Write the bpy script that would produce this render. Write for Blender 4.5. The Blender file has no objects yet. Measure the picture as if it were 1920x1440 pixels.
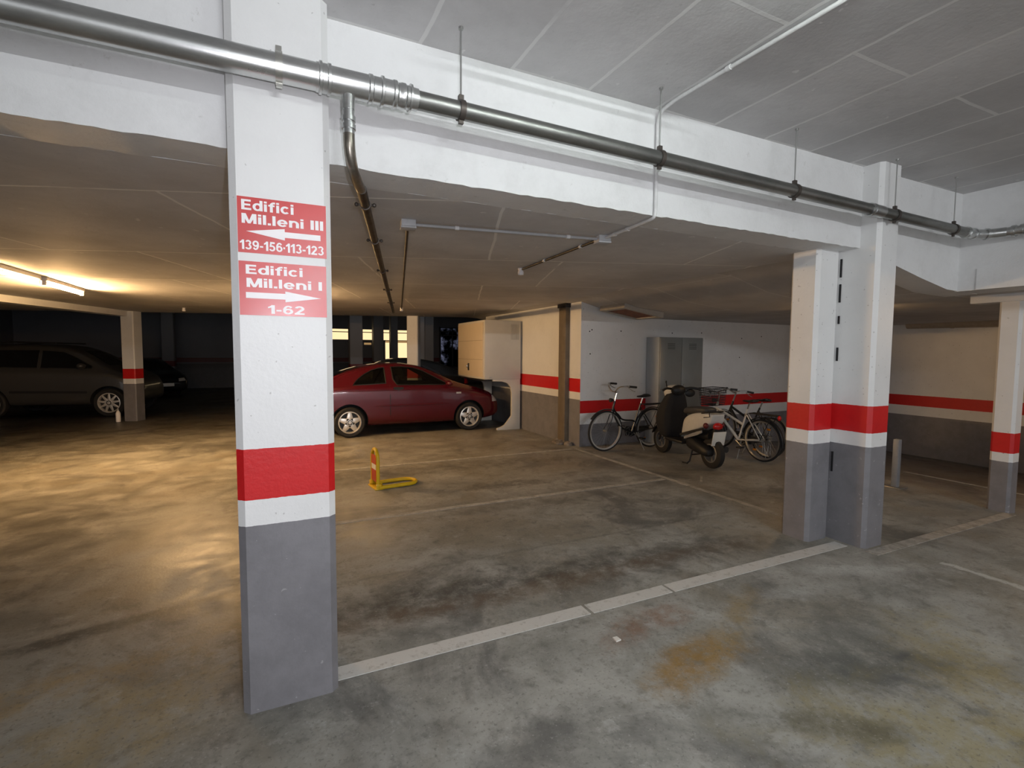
import bpy, bmesh, math, random
from mathutils import Vector, Matrix
from mathutils.bvhtree import BVHTree
random.seed(7)
R = math.radians
PI = math.pi
sc = bpy.context.scene
COL = sc.collection

# ------------------------------------------------------------------ helpers
class MB:
    """collects shapes, builds ONE mesh object"""
    def __init__(s): s.bm = bmesh.new()
    def _add(s, vs, fs, M=None):
        bv = [s.bm.verts.new((M @ Vector(v)) if M is not None else Vector(v)) for v in vs]
        for f in fs:
            try: s.bm.faces.new([bv[i] for i in f])
            except ValueError: pass
        return bv
    def box(s, a, b, M=None, bev=0.0):
        x0, y0, z0 = a; x1, y1, z1 = b
        t = bmesh.new()
        vs = [t.verts.new(p) for p in ((x0,y0,z0),(x1,y0,z0),(x1,y1,z0),(x0,y1,z0),(x0,y0,z1),(x1,y0,z1),(x1,y1,z1),(x0,y1,z1))]
        for f in ((0,3,2,1),(4,5,6,7),(0,1,5,4),(1,2,6,5),(2,3,7,6),(3,0,4,7)): t.faces.new([vs[i] for i in f])
        if bev > 0: bmesh.ops.bevel(t, geom=t.edges[:], offset=bev, segments=2, affect='EDGES', profile=0.5)
        s.merge(t, M); return s
    def merge(s, t, M=None):
        t.verts.index_update()
        vs = [v.co.copy() for v in t.verts]; fs = [[v.index for v in f.verts] for f in t.faces]
        t.free(); s._add(vs, fs, M)
    def prism(s, poly, axis, a, b, M=None, bev=0.0):
        """poly in the two other axes, extruded along axis from a to b"""
        def P(u, v, w):
            return {'x': (w, u, v), 'y': (u, w, v), 'z': (u, v, w)}[axis]
        n = len(poly); t = bmesh.new()
        A = [t.verts.new(P(u, v, a)) for u, v in poly]; B = [t.verts.new(P(u, v, b)) for u, v in poly]
        t.faces.new(A); t.faces.new(B[::-1])
        for i in range(n): t.faces.new((A[i], B[i], B[(i+1) % n], A[(i+1) % n]))
        bmesh.ops.recalc_face_normals(t, faces=t.faces[:])
        if bev > 0: bmesh.ops.bevel(t, geom=t.edges[:], offset=bev, segments=2, affect='EDGES', profile=0.5)
        s.merge(t, M); return s
    def tube(s, path, r, seg=12, closed=False, caps=True, M=None):
        path = [Vector(p) for p in path]; n = len(path)
        rr = r if isinstance(r, (list, tuple)) else [r]*n
        rings = []; up = None
        for i, p in enumerate(path):
            if closed: d = path[(i+1) % n] - path[i-1]
            elif i == 0: d = path[1] - p
            elif i == n-1: d = p - path[i-1]
            else: d = (path[i+1]-p).normalized() + (p-path[i-1]).normalized()
            d = d.normalized() if d.length > 1e-9 else Vector((0,0,1))
            if up is None:
                up = Vector((0,0,1)) if abs(d.z) < .95 else Vector((1,0,0))
            u = (up - d*up.dot(d)).normalized(); v = d.cross(u); up = u
            rings.append([p + (u*math.cos(a) + v*math.sin(a))*rr[i] for a in [2*PI*k/seg for k in range(seg)]])
        vs = [v for ring in rings for v in ring]; fs = []
        m = n if closed else n-1
        for i in range(m):
            j = (i+1) % n
            for k in range(seg):
                fs.append((i*seg+k, i*seg+(k+1) % seg, j*seg+(k+1) % seg, j*seg+k))
        if caps and not closed:
            fs.append(tuple(range(seg))[::-1]); fs.append(tuple((n-1)*seg+k for k in range(seg)))
        s._add(vs, fs, M); return s
    def lathe(s, prof, seg=32, M=None, closed=True):
        """prof: (radius, along) about local z"""
        n = len(prof); vs = []; fs = []
        for k in range(seg):
            a = 2*PI*k/seg
            for r, h in prof: vs.append((r*math.cos(a), r*math.sin(a), h))
        for k in range(seg):
            k2 = (k+1) % seg
            for i in range(n if closed else n-1):
                j = (i+1) % n
                fs.append((k*n+i, k2*n+i, k2*n+j, k*n+j))
        s._add(vs, fs, M); return s
    def disc(s, c, r, n, seg=24, thick=0.004, M=None):
        c = Vector(c); n = Vector(n).normalized()
        return s.tube([c, c+n*thick], r, seg, M=M)
    def ball(s, c, rad, M=None, seg=16):
        t = bmesh.new(); bmesh.ops.create_uvsphere(t, u_segments=seg, v_segments=seg//2+2, radius=1)
        rad = rad if isinstance(rad, (tuple, list)) else (rad,)*3
        for v in t.verts: v.co = Vector((v.co.x*rad[0]+c[0], v.co.y*rad[1]+c[1], v.co.z*rad[2]+c[2]))
        s.merge(t, M); return s
    def loft(s, rings, M=None, cap=True):
        n = len(rings[0]); vs = [v for r_ in rings for v in r_]; fs = []
        for i in range(len(rings)-1):
            for k in range(n): fs.append((i*n+k, i*n+(k+1) % n, (i+1)*n+(k+1) % n, (i+1)*n+k))
        if cap: fs.append(tuple(range(n))[::-1]); fs.append(tuple((len(rings)-1)*n+k for k in range(n)))
        s._add(vs, fs, M); return s
    def build(s, name, mat, parent=None, world=False, angle=35, sub=0):
        me = bpy.data.meshes.new(name)
        bmesh.ops.recalc_face_normals(s.bm, faces=s.bm.faces[:])
        if s.bm.calc_volume(signed=True) < 0 and all(e.is_manifold for e in s.bm.edges): bmesh.ops.reverse_faces(s.bm, faces=s.bm.faces[:])
        s.bm.to_mesh(me); s.bm.free()
        for m in (mat if isinstance(mat, (list, tuple)) else [mat]): me.materials.append(m)
        me.polygons.foreach_set('use_smooth', [True]*len(me.polygons))
        me.set_sharp_from_angle(angle=R(angle))
        o = bpy.data.objects.new(name, me); COL.objects.link(o)
        if sub:
            sm = o.modifiers.new('s', 'SUBSURF'); sm.levels = sub; sm.render_levels = sub
        if parent:
            o.parent = parent
            if world:
                o.matrix_parent_inverse = base_matrix(parent).inverted()
        return o

def base_matrix(o):
    m = Matrix.Translation(o.location) @ o.rotation_euler.to_matrix().to_4x4()
    return (base_matrix(o.parent) @ o.matrix_parent_inverse @ m) if o.parent else m

def tag(o, label, cat, group=None, kind=None):
    o['label'] = label; o['category'] = cat
    if group: o['group'] = group
    if kind: o['kind'] = kind
    return o
def thing(name, label, cat, loc=(0,0,0), rz=0.0, group=None, tilt=None):
    o = bpy.data.objects.new(name, None); COL.objects.link(o)
    o.empty_display_size = .1
    o.location = loc; o.rotation_euler = (tilt or 0, 0, rz)
    return tag(o, label, cat, group)
def struct(o): o['kind'] = 'structure'; return o
def arc(c, r, a0, a1, n, plane='xz'):
    out = []
    for i in range(n+1):
        a = a0+(a1-a0)*i/n; u, v = r*math.cos(a), r*math.sin(a)
        out.append({'xz': (c[0]+u, c[1], c[2]+v), 'xy': (c[0]+u, c[1]+v, c[2]), 'yz': (c[0], c[1]+u, c[2]+v)}[plane])
    return out
def smooth_path(pts, n=6):
    """Catmull-Rom through the points"""
    P = [Vector(p) for p in pts]; out = []
    for i in range(len(P)-1):
        p0 = P[max(i-1, 0)]; p1 = P[i]; p2 = P[i+1]; p3 = P[min(i+2, len(P)-1)]
        for k in range(n):
            t = k/n
            out.append(.5*((2*p1)+(p2-p0)*t+(2*p0-5*p1+4*p2-p3)*t*t+(3*p1-p0-3*p2+p3)*t**3))
    out.append(P[-1]); return out

# ------------------------------------------------------------------ materials
class NT:
    def __init__(s, name):
        s.m = bpy.data.materials.new(name); s.m.use_nodes = True
        s.t = s.m.node_tree; s.b = s.t.nodes['Principled BSDF']; s._pos = None
    def n(s, typ, **kw):
        nd = s.t.nodes.new(typ)
        for k, v in kw.items(): setattr(nd, k, v)
        return nd
    def put(s, nd, key, val):
        if isinstance(val, bpy.types.NodeSocket): s.t.links.new(val, nd.inputs[key])
        elif val is not None: nd.inputs[key].default_value = val
    def pos(s):
        if s._pos is None: s._pos = s.n('ShaderNodeNewGeometry').outputs['Position']
        return s._pos
    def obj(s): return s.n('ShaderNodeTexCoord').outputs['Object']
    def math(s, op, a, b=None, c=None, clamp=False):
        nd = s.n('ShaderNodeMath', operation=op, use_clamp=clamp); s.put(nd, 0, a)
        if b is not None: s.put(nd, 1, b)
        if c is not None: s.put(nd, 2, c)
        return nd.outputs[0]
    def sep(s, v):
        nd = s.n('ShaderNodeSeparateXYZ'); s.put(nd, 0, v); return nd.outputs
    def noise(s, scale, detail=4, rough=.55, vec=None, dist=0.0):
        nd = s.n('ShaderNodeTexNoise'); s.put(nd, 'Vector', vec if vec is not None else s.pos())
        s.put(nd, 'Scale', scale); s.put(nd, 'Detail', detail); s.put(nd, 'Roughness', rough); s.put(nd, 'Distortion', dist)
        return nd.outputs['Fac']
    def ramp(s, f, a, b, lo=0.0, hi=1.0):
        nd = s.n('ShaderNodeMapRange', interpolation_type='SMOOTHSTEP')
        s.put(nd, 0, f); s.put(nd, 1, a); s.put(nd, 2, b); s.put(nd, 3, lo); s.put(nd, 4, hi)
        return nd.outputs[0]
    def mix(s, f, a, b):
        nd = s.n('ShaderNodeMix', data_type='RGBA'); s.put(nd, 0, f)
        for k, v in ((6, a), (7, b)):
            s.put(nd, k, v if isinstance(v, bpy.types.NodeSocket) else (*v, 1))
        return nd.outputs[2]
    def mapping(s, loc=(0,0,0), rot=(0,0,0), scale=(1,1,1), vec=None):
        nd = s.n('ShaderNodeMapping', vector_type='TEXTURE'); s.put(nd, 'Vector', vec if vec is not None else s.pos())
        s.put(nd, 'Location', loc); s.put(nd, 'Rotation', rot); s.put(nd, 'Scale', scale)
        return nd.outputs[0]
    def blob(s, x, y, rx, ry, ang=0.0, soft=.5, wob=.5, nz=None):
        v = s.mapping((x, y, 0), (0, 0, R(ang)), (rx, ry, 1e6))
        nd = s.n('ShaderNodeVectorMath', operation='LENGTH'); s.put(nd, 0, v)
        d = nd.outputs['Value']
        if nz is not None: d = s.math('ADD', d, s.math('MULTIPLY', s.math('SUBTRACT', nz, .5), wob*2))
        return s.ramp(d, 1.0+soft*.5, 1.0-soft*.5)
    def bump(s, h, strength=.2, dist=.01):
        nd = s.n('ShaderNodeBump'); s.put(nd, 'Height', h); s.put(nd, 'Strength', strength); s.put(nd, 'Distance', dist)
        s.t.links.new(nd.outputs[0], s.b.inputs['Normal'])
    def done(s, color=None, rough=None, metal=None, spec=None, **kw):
        if color is not None: s.put(s.b, 'Base Color', color if isinstance(color, bpy.types.NodeSocket) else (*color, 1))
        s.put(s.b, 'Roughness', rough); s.put(s.b, 'Metallic', metal); s.put(s.b, 'Specular IOR Level', spec)
        for k, v in kw.items(): s.put(s.b, k.replace('_', ' '), v)
        return s.m

def plain(name, c, rough=.5, metal=0.0, var=.12, scale=18, **kw):
    """slightly uneven paint / plastic / metal"""
    m = NT(name); n = m.noise(scale, 4, .6, vec=m.obj())
    f = m.ramp(n, .3, .7)
    c2 = tuple(max(0, x*(1-var)) for x in c)
    return m.done(m.mix(f, c2, c), m.math('ADD', rough-.05, m.math('MULTIPLY', n, .1)), metal, **kw)

WHITE = (.765, .768, .765); RED = (.56, .012, .014); GREY = (.215, .21, .225)
def striped(name, z_grey, z_white, z_red, white=WHITE, grey=GREY, red=RED, bump=.15, stain=.35):
    m = NT(name); z = m.sep(m.pos())[2]
    zz = m.math('ADD', z, m.math('MULTIPLY', m.math('SUBTRACT', m.noise(30, 2), .5), .006))
    big = m.ramp(m.noise(2.2, 6, .65), .35, .75)
    w = m.mix(m.math('MULTIPLY', big, stain), white, tuple(x*.80 for x in white))
    spots = m.ramp(m.noise(34, 1, .4), .735, .76)
    w = m.mix(m.math('MULTIPLY', spots, .45), w, (.25, .24, .23))
    g = m.mix(m.ramp(m.noise(5, 6, .7), .35, .7), grey, tuple(x*.82 for x in grey))
    g = m.mix(m.math('MULTIPLY', m.ramp(m.noise(26, 2, .5), .70, .74), .5), g, (.42, .42, .42))
    r = m.mix(m.math('MULTIPLY', m.ramp(m.noise(9, 5, .7), .45, .75), .35), red, tuple(x*.75 for x in red))
    c = m.mix(m.math('LESS_THAN', zz, z_red), w, r)
    c = m.mix(m.math('LESS_THAN', zz, z_white), c, w)
    c = m.mix(m.math('LESS_THAN', zz, z_grey), c, g)
    m.bump(m.noise(40, 5, .6), bump, .01)
    return m.done(c, .42, 0, .4)

M_pillar = striped('pillar_paint', .885, 1.005, 1.238)
M_sidewall = striped('side_wall_paint', .84, .975, 1.217)
M_bikewall = striped('recess_wall_paint', .40, .60, .823)
M_slimpillar = striped('slim_pillar_paint', .545, .64, .855)
M_farwall_shaded = striped('far_wall_shaded_paint', 1.10, 1.16, 1.36, white=(.11, .11, .125), grey=(.05, .05, .055), red=(.08, .004, .004))  # stripe colours darkened, the gloom of the far zone painted in
M_farpillar_shaded = striped('far_pillar_shaded_paint', .885, 1.005, 1.238, white=(.20, .195, .20), grey=(.08, .08, .085), red=(.14, .006, .006))  # darker copy of the pillar paint, far shade put into its colours

def ceiling_mat(name, rot, bw, bh, base, line, linef, loc=(0,0,0), mort_size=.013):
    m = NT(name)
    v = m.mapping(loc, (0, 0, R(rot)), (1, 1, 1))
    wob = m.noise(3, 3)
    va = m.n('ShaderNodeVectorMath', operation='ADD'); m.put(va, 0, v)
    cb = m.n('ShaderNodeCombineXYZ'); k = m.math('MULTIPLY', m.math('SUBTRACT', wob, .5), .035)
    m.put(cb, 0, k); m.put(cb, 1, k); m.put(va, 1, cb.outputs[0])
    b = m.n('ShaderNodeTexBrick', offset=.37); m.put(b, 'Vector', va.outputs[0])
    m.put(b, 'Scale', 1.0); m.put(b, 'Brick Width', bw); m.put(b, 'Row Height', bh); m.put(b, 'Mortar Size', mort_size)
    m.put(b, 'Mortar Smooth', .3); m.put(b, 'Color1', (1,1,1,1)); m.put(b, 'Color2', (.86,.86,.86,1)); m.put(b, 'Mortar', (.93,.93,.93,1)); m.put(b, 'Bias', 0.0)
    mort = b.outputs['Fac']
    n1 = m.ramp(m.noise(1.1, 7, .65), .3, .72)
    c = m.mix(n1, tuple(x*.78 for x in base), base)
    mu = m.n('ShaderNodeMix', data_type='RGBA', blend_type='MULTIPLY'); m.put(mu, 0, .8); m.put(mu, 6, c); m.put(mu, 7, b.outputs['Color'])
    c = mu.outputs[2]
    c = m.mix(m.math('MULTIPLY', m.ramp(m.noise(26, 3, .6), .66, .74), .35), c, tuple(x*.5 for x in base))
    keep = m.ramp(m.noise(1.6, 4, .6), .25, .42)
    c = m.mix(m.math('MULTIPLY', m.math('MULTIPLY', mort, keep), linef), c, line)
    splash = m.math('MULTIPLY', m.ramp(m.noise(11, 2, .5), .72, .75), .5)
    c = m.mix(splash, c, line)
    h = m.math('ADD', m.math('MULTIPLY', m.noise(22, 5, .65), .6), m.math('MULTIPLY', mort, .12))
    m.bump(h, .35, .012)
    return m.done(c, .75, 0, .25)
M_ceil_high = ceiling_mat('high_ceiling_concrete', 90, 2.5, .52, (.70, .695, .70), (.85, .85, .84), .6, (.2, .12, 0))
M_ceil_low = ceiling_mat('low_ceiling_concrete', -20, 2.0, 1.9, (.72, .71, .71), (.92, .91, .89), .9, (.1, 3.25, 0))
M_ceil_ramp = ceiling_mat('recess_ceiling_concrete', 0, 2.4, 1.3, (.66, .64, .62), (.85, .84, .82), .5, (.0, .3, 0))

def beam_mat():
    m = NT('beam_paint')
    z = m.sep(m.pos())[2]
    n = m.noise(3.0, 7, .7)
    w = m.mix(m.math('MULTIPLY', m.ramp(n, .42, .72), .4), (.755, .758, .76), (.58, .58, .575))
    sp = m.ramp(m.noise(9, 6, .75), .63, .70)
    w = m.mix(m.math('MULTIPLY', sp, .35), w, (.42, .41, .39))
    m.bump(m.noise(16, 6, .7), .3, .015)
    return m.done(w, .55, 0, .3)
M_beam = beam_mat()

def floor_mat(name='floor_concrete', plainer=False):
    m = NT(name)
    nA = m.noise(.75, 8, .62, dist=.6); nB = m.noise(2.3, 8, .68, dist=.5); nC = m.noise(9, 6, .7); nD = m.noise(48, 4, .65); nE = m.noise(4.2, 8, .72, vec=m.mapping((1, 8, 2)), dist=.5)
    brk = m.ramp(m.noise(7, 7, .75, vec=m.mapping((4, 4, 1))), .30, .62)
    c = m.mix(m.ramp(nB, .32, .70), (.195, .189, .165), (.335, .324, .290))
    c = m.mix(m.math('MULTIPLY', m.ramp(nA, .46, .66), .65), c, (.20, .172, .125))      # brownish clouding
    c = m.mix(m.math('MULTIPLY', m.ramp(m.noise(.9, 7, .65, vec=m.mapping((3, 1, 5)), dist=.8), .50, .66), .75), c, (.088, .085, .078))
    c = m.mix(m.math('MULTIPLY', m.ramp(nC, .50, .70), .55), c, (.095, .088, .076))
    c = m.mix(m.math('MULTIPLY', m.ramp(m.noise(5, 7, .75, vec=m.mapping((9, 4, 2))), .56, .70), .6), c, (.38, .37, .34))
    B = [  # x, y, rx, ry, angle, colour, strength
        (1.0, 3.22, .95, .22, 0, (.055, .05, .043), .8), (2.45, 3.12, 1.0, .24, -3, (.062, .056, .048), .7),
        (3.65, 2.98, .75, .16, -5, (.07, .064, .055), .6), (1.7, 3.05, 1.6, .10, 0, (.14, .09, .055), .5),
        (2.05, 2.36, .30, .12, 10, (.17, .075, .035), .65), (2.02, 1.92, .38, .13, 15, (.23, .125, .02), .8),
        (2.55, 2.1, .5, .08, 30, (.25, .17, .06), .5), (2.85, 1.46, .42, .15, -20, (.07, .072, .07), .75),
        (3.05, 1.75, .6, .2, 35, (.11, .11, .095), .6), (2.6, 1.05, .6, .3, -30, (.27, .22, .09), .6), (3.3, 1.25, .5, .25, 40, (.28, .22, .085), .55),
        (2.2, 1.35, .35, .07, -35, (.06, .058, .05), .6), (2.0, .95, .5, .12, -45, (.055, .052, .05), .6),
        (-1.6, 2.9, .9, .18, 20, (.36, .24, .09), .55), (-1.0, 2.4, .7, .3, 40, (.33, .23, .08), .45), (-1.3, 3.6, 1.4, .06, 15, (.06, .058, .052), .8),  # the two yellowish patches are warm lamp reflection painted on
        (-.6, 2.0, .5, .12, 50, (.06, .055, .048), .6), (.1, 1.6, .5, .14, 20, (.42, .42, .37), .5), (.5, 1.3, .4, .1, 60, (.09, .088, .075), .6),
        (-3.0, 6.2, 1.4, .22, 10, (.09, .085, .075), .6), (-2.0, 5.2, 1.2, .3, 30, (.12, .115, .10), .5), (-1.2, 7.5, 1.6, .25, 8, (.10, .09, .07), .4),
        (2.7, 5.65, .5, .13, -6, (.085, .078, .068), .75), (3.75, 5.4, .45, .10, -6, (.09, .082, .07), .7), (3.9, 6.7, .35, .09, -8, (.10, .085, .06), .7),
        (2.2, 4.8, 1.9, .10, 0, (.10, .095, .085), .5), (1.6, 6.9, 1.9, .28, 0, (.075, .068, .058), .6), (5.2, 6.6, .5, .12, -60, (.09, .075, .055), .5),
        (4.1, 2.25, .5, .1, -25, (.48, .48, .45), .5), (3.4, 2.2, .3, .06, -10, (.45, .45, .42), .4)]
    for i, (x, y, rx, ry, a, col, st) in enumerate(B):
        c = m.mix(m.math('MULTIPLY', m.math('MULTIPLY', m.blob(x, y, rx, ry, a, 1.2, 1.7, nB if i % 2 else nE), brk), st), c, col)
    # pale edge of the repaired slab, oil drips, grains
    v = m.sep(m.pos())
    e = m.math('ABSOLUTE', m.math('SUBTRACT', m.math('ADD', v[0], m.math('MULTIPLY', nC, .14)), 4.92))
    e = m.math('MULTIPLY', m.ramp(e, .05, .015), m.math('LESS_THAN', v[1], 2.05))
    c = m.mix(m.math('MULTIPLY', e, .6), c, (.55, .54, .50))
    e = m.math('ABSOLUTE', m.math('SUBTRACT', m.math('ADD', v[1], m.math('MULTIPLY', nC, .10)), 3.74))
    e = m.math('MULTIPLY', m.ramp(e, .03, .008), m.math('LESS_THAN', v[0], 4.4))
    c = m.mix(m.math('MULTIPLY', e, .25), c, (.08, .075, .065))
    c = m.mix(m.math('MULTIPLY', m.ramp(nD, .54, .70), .55), c, (.085, .08, .07))
    c = m.mix(m.math('MULTIPLY', m.ramp(m.noise(60, 3, .6, vec=m.mapping((2, 7, 3))), .60, .72), .32), c, (.46, .45, .42))
    ro = m.ramp(nB, .3, .75, .34, .62)
    m.bump(m.math('ADD', m.math('MULTIPLY', nC, .6), m.math('MULTIPLY', nD, .35)), .22, .012)
    return m.done(c, ro, 0, .38)
M_floor = floor_mat()

def line_mat():
    m = NT('worn_line_paint'); n = m.noise(14, 7, .75); n2 = m.noise(70, 3, .6)
    f = m.math('MULTIPLY', m.ramp(n, .52, .68), .65)
    c = m.mix(f, (.60, .60, .575), (.30, .29, .26))
    c = m.mix(m.math('MULTIPLY', m.ramp(n2, .6, .72), .4), c, (.36, .35, .32))
    return m.done(c, .6, 0, .3)
M_line = line_mat()
def faded_mat():
    m = NT('faded_line_paint'); n = m.noise(9, 7, .75)
    return m.done(m.mix(m.ramp(n, .38, .66), (.47, .455, .42), (.27, .26, .23)), .6, 0, .3)
M_faded = faded_mat()

def galv(name, a, b, rough):
    m = NT(name); n = m.noise(7, 6, .7, vec=m.mapping(scale=(3, 1, 1))); k = m.ramp(n, .35, .68)
    m.bump(m.noise(90, 2), .04, .004)
    return m.done(m.mix(k, a, b), m.math('ADD', rough, m.math('MULTIPLY', n, .16)), .92)
M_galv = galv('galvanised_steel', (.62, .63, .62), (.45, .46, .46), .22)
M_grpipe = galv('dull_steel_pipe', (.30, .30, .285), (.20, .205, .195), .30)
M_dkpipe = galv('dark_steel_pipe', (.075, .072, .070), (.045, .044, .042), .38)
M_clamp = plain('clamp_steel', (.10, .085, .075), .5, .6)
M_zinc = plain('zinc_clamp', (.62, .62, .58), .3, .9)
M_pvcgrey = plain('grey_conduit', (.42, .42, .43), .45)
M_pvcwhite = plain('painted_conduit', (.70, .70, .70), .5)
M_boxgrey = plain('grey_plastic_box', (.52, .53, .55), .45)
M_postgrey = plain('grey_post_paint', (.26, .275, .30), .45, .2)
M_black = plain('black_plastic', (.012, .012, .013), .5)
M_rubber = plain('black_rubber', (.014, .013, .013), .75)
M_darkmetal = plain('dark_metal', (.03, .03, .032), .4, .5)
M_chrome = plain('chrome', (.75, .74, .72), .18, 1.0, .05)
M_alloy = plain('silver_alloy', (.78, .75, .70), .32, .55, .06)
M_steelbare = plain('bare_steel', (.42, .42, .41), .38, .85)
M_yellow = plain('yellow_enamel', (.72, .46, .008), .38)
M_refred = plain('red_reflective_film', (.52, .05, .012), .35)
M_refwhite = plain('white_reflective_film', (.85, .82, .75), .35)
M_signred = plain('sign_red', (.60, .055, .055), .30, 0, .10, 5)
M_signwhite = plain('sign_white', (.86, .84, .85), .4, 0, .04)
M_cabinet = plain('cream_cabinet_paint', (.62, .60, .55), .4, 0, .05, 4)
M_cabdoor = plain('cabinet_shutter_paint', (.66, .56, .42), .42, 0, .06, 4)
M_locker = plain('grey_locker_metal', (.27, .285, .28), .35, .25, .1, 3)
M_lockside_flashlit = plain('flashlit_locker_side', (.40, .44, .48), .4, .1, .1, 3)  # paler and bluish: flash light on this side painted into the colour
M_brown = plain('brown_duct_board', (.17, .135, .095), .6, 0, .2, 8)
M_mortar = plain('rough_mortar', (.23, .20, .17), .9, 0, .4, 20)
M_wood = plain('rusty_board', (.22, .075, .03), .7, 0, .4, 9)
M_frame = plain('hatch_frame_paint', (.40, .37, .33), .6)
M_beige = plain('beige_pipe', (.40, .33, .25), .5)
M_paper = plain('white_scrap', (.8, .79, .75), .7)
M_skin = None

def paint(name, c, coat=.45, rough=.32, metal=.25):
    m = NT(name); n = m.noise(320, 2, .5, vec=m.obj())
    return m.done(m.mix(m.ramp(n, .35, .65), tuple(x*.85 for x in c), c), rough, metal, Coat_Weight=coat, Coat_Roughness=.06)
M_maroon = paint('maroon_car_paint', (.095, .002, .009), .45, .25, .1)
M_darkcar = paint('dark_car_paint', (.018, .019, .022), .8)
M_silver = paint('silver_car_paint', (.06, .056, .052), .5, .4, .3)
M_blackcar = paint('black_car_paint', (.012, .012, .014))
M_inter = plain('dark_interior', (.012, .012, .012), .8)
def glass(name, tint, fac=.10):
    m = NT(name); t = m.t
    tr = m.n('ShaderNodeBsdfTransparent'); tr.inputs[0].default_value = (*tint, 1)
    gl = m.n('ShaderNodeBsdfGlossy'); gl.inputs['Roughness'].default_value = .03; gl.inputs[0].default_value = (.9, .9, .9, 1)
    lw = m.n('ShaderNodeLayerWeight'); lw.inputs[0].default_value = .25
    f = m.math('ADD', m.math('MULTIPLY', lw.outputs['Fresnel'], .6), fac*.3, clamp=True)
    mx = m.n('ShaderNodeMixShader'); t.links.new(f, mx.inputs[0]); t.links.new(tr.outputs[0], mx.inputs[1]); t.links.new(gl.outputs[0], mx.inputs[2])
    t.links.new(mx.outputs[0], t.nodes['Material Output'].inputs[0]); return m.m
M_glass = glass('tinted_car_glass', (.55, .58, .52))
M_darkglass = plain('dark_car_glass', (.006, .006, .007), .08, 0, .1, 5, Coat_Weight=.5)
M_lens = plain('clear_lamp_lens', (.62, .60, .58), .12, .2, .2, 30)
M_redlens = plain('red_lamp_lens', (.55, .012, .012), .15, 0, .2, 40)
M_orange = plain('orange_lens', (.62, .20, .012), .2, 0, .2, 40)
M_plate = plain('white_number_plate', (.82, .80, .74), .35, 0, .05)
M_seat = plain('grey_vinyl', (.055, .055, .058), .45)
M_apron = plain('dark_fabric_cover', (.014, .014, .017), .85, 0, .3, 30)
M_scooter = plain('white_scooter_plastic', (.62, .62, .60), .3, 0, .05)
M_scgrey = plain('grey_scooter_plastic', (.30, .30, .31), .4)
M_rimgrey = plain('dull_grey_rim', (.20, .20, .20), .45, .4)
M_rim = plain('bright_rim', (.66, .64, .60), .25, .55, .05)
M_whiteframe = plain('white_bicycle_paint', (.62, .60, .55), .35)
M_bikeblack = plain('black_bicycle_paint', (.014, .015, .015), .3)
M_tan = plain('tan_tyre_wall', (.30, .24, .13), .7)
M_reddark = plain('dark_red_plastic', (.10, .006, .01), .4)
M_pad = plain('concrete_dust', (.3, .28, .24), .9)
def emit(name, c, s, var=0):
    m = NT(name); e = m.n('ShaderNodeEmission'); e.inputs[0].default_value = (*c, 1); e.inputs[1].default_value = s
    if var:
        n = m.noise(var, 5, .6); m.t.links.new(m.math('MULTIPLY', m.ramp(n, .45, .85), s), e.inputs[1])
    m.t.links.new(e.outputs[0], m.t.nodes['Material Output'].inputs[0]); return m.m
# ------------------------------------------------------------------ constants
HC, LC = 3.27, 2.59           # high and low ceiling
BY = 2.63                     # face of the slab drop
RB = 6.2                      # face of the cross beam

# ------------------------------------------------------------------ the setting
b = MB()
def floor_z(x): return 0.0 if x <= 7.0 else -(x-7.0)*.087
xs = [-9.2, 7.0, 12.4]
b._add([(-9.2,-6.4,0),(7.0,-6.4,0),(7.0,7.6,0),(-9.2,7.6,0),(12.5,-6.4,floor_z(12.5)),(12.5,7.6,floor_z(12.5)),(-9.2,27,0),(12.5,27,0),(12.5,7.6,0)],
       [(0,1,2,3),(1,4,5,2),(3,2,8,7,6)])
o = struct(b.build('floor', M_floor)); o.modifiers.new('t', 'SOLIDIFY').thickness = -.2
o.modifiers['t'].offset = 1
# ceilings
b = MB(); b.box((-9, -6.2, HC), (RB+.5, BY+.3, HC+.2)); struct(b.build('ceiling', M_ceil_high))
def edge_y(x): return 14.37-.30*(x+3.05)+.45
b = MB(); b.prism([(-9.2, BY+.275), (4.56, BY+.275), (4.56, 12.4), (-9.2, edge_y(-9.2))], 'z', LC, LC+.25); struct(b.build('ceiling.001', M_ceil_low))
prof = [(4.56, LC), (4.87, 2.577), (5.46, 2.43), (6.5, 2.33), (12.5, 2.32), (12.5, 2.9), (4.56, 2.9)]
b = MB(); b.prism(prof, 'y', BY+.275, 12.4); struct(b.build('ceiling.002', M_ceil_ramp))
b = MB(); b.box((RB+.40, -6.2, 2.33), (12.5, BY+.28, 2.5)); struct(b.build('ceiling.003', M_ceil_ramp))
b = MB(); b.box((-9.2, 12.0, 3.75), (12.5, 27, 3.9)); struct(b.build('ceiling.004', M_ceil_low))
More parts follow.
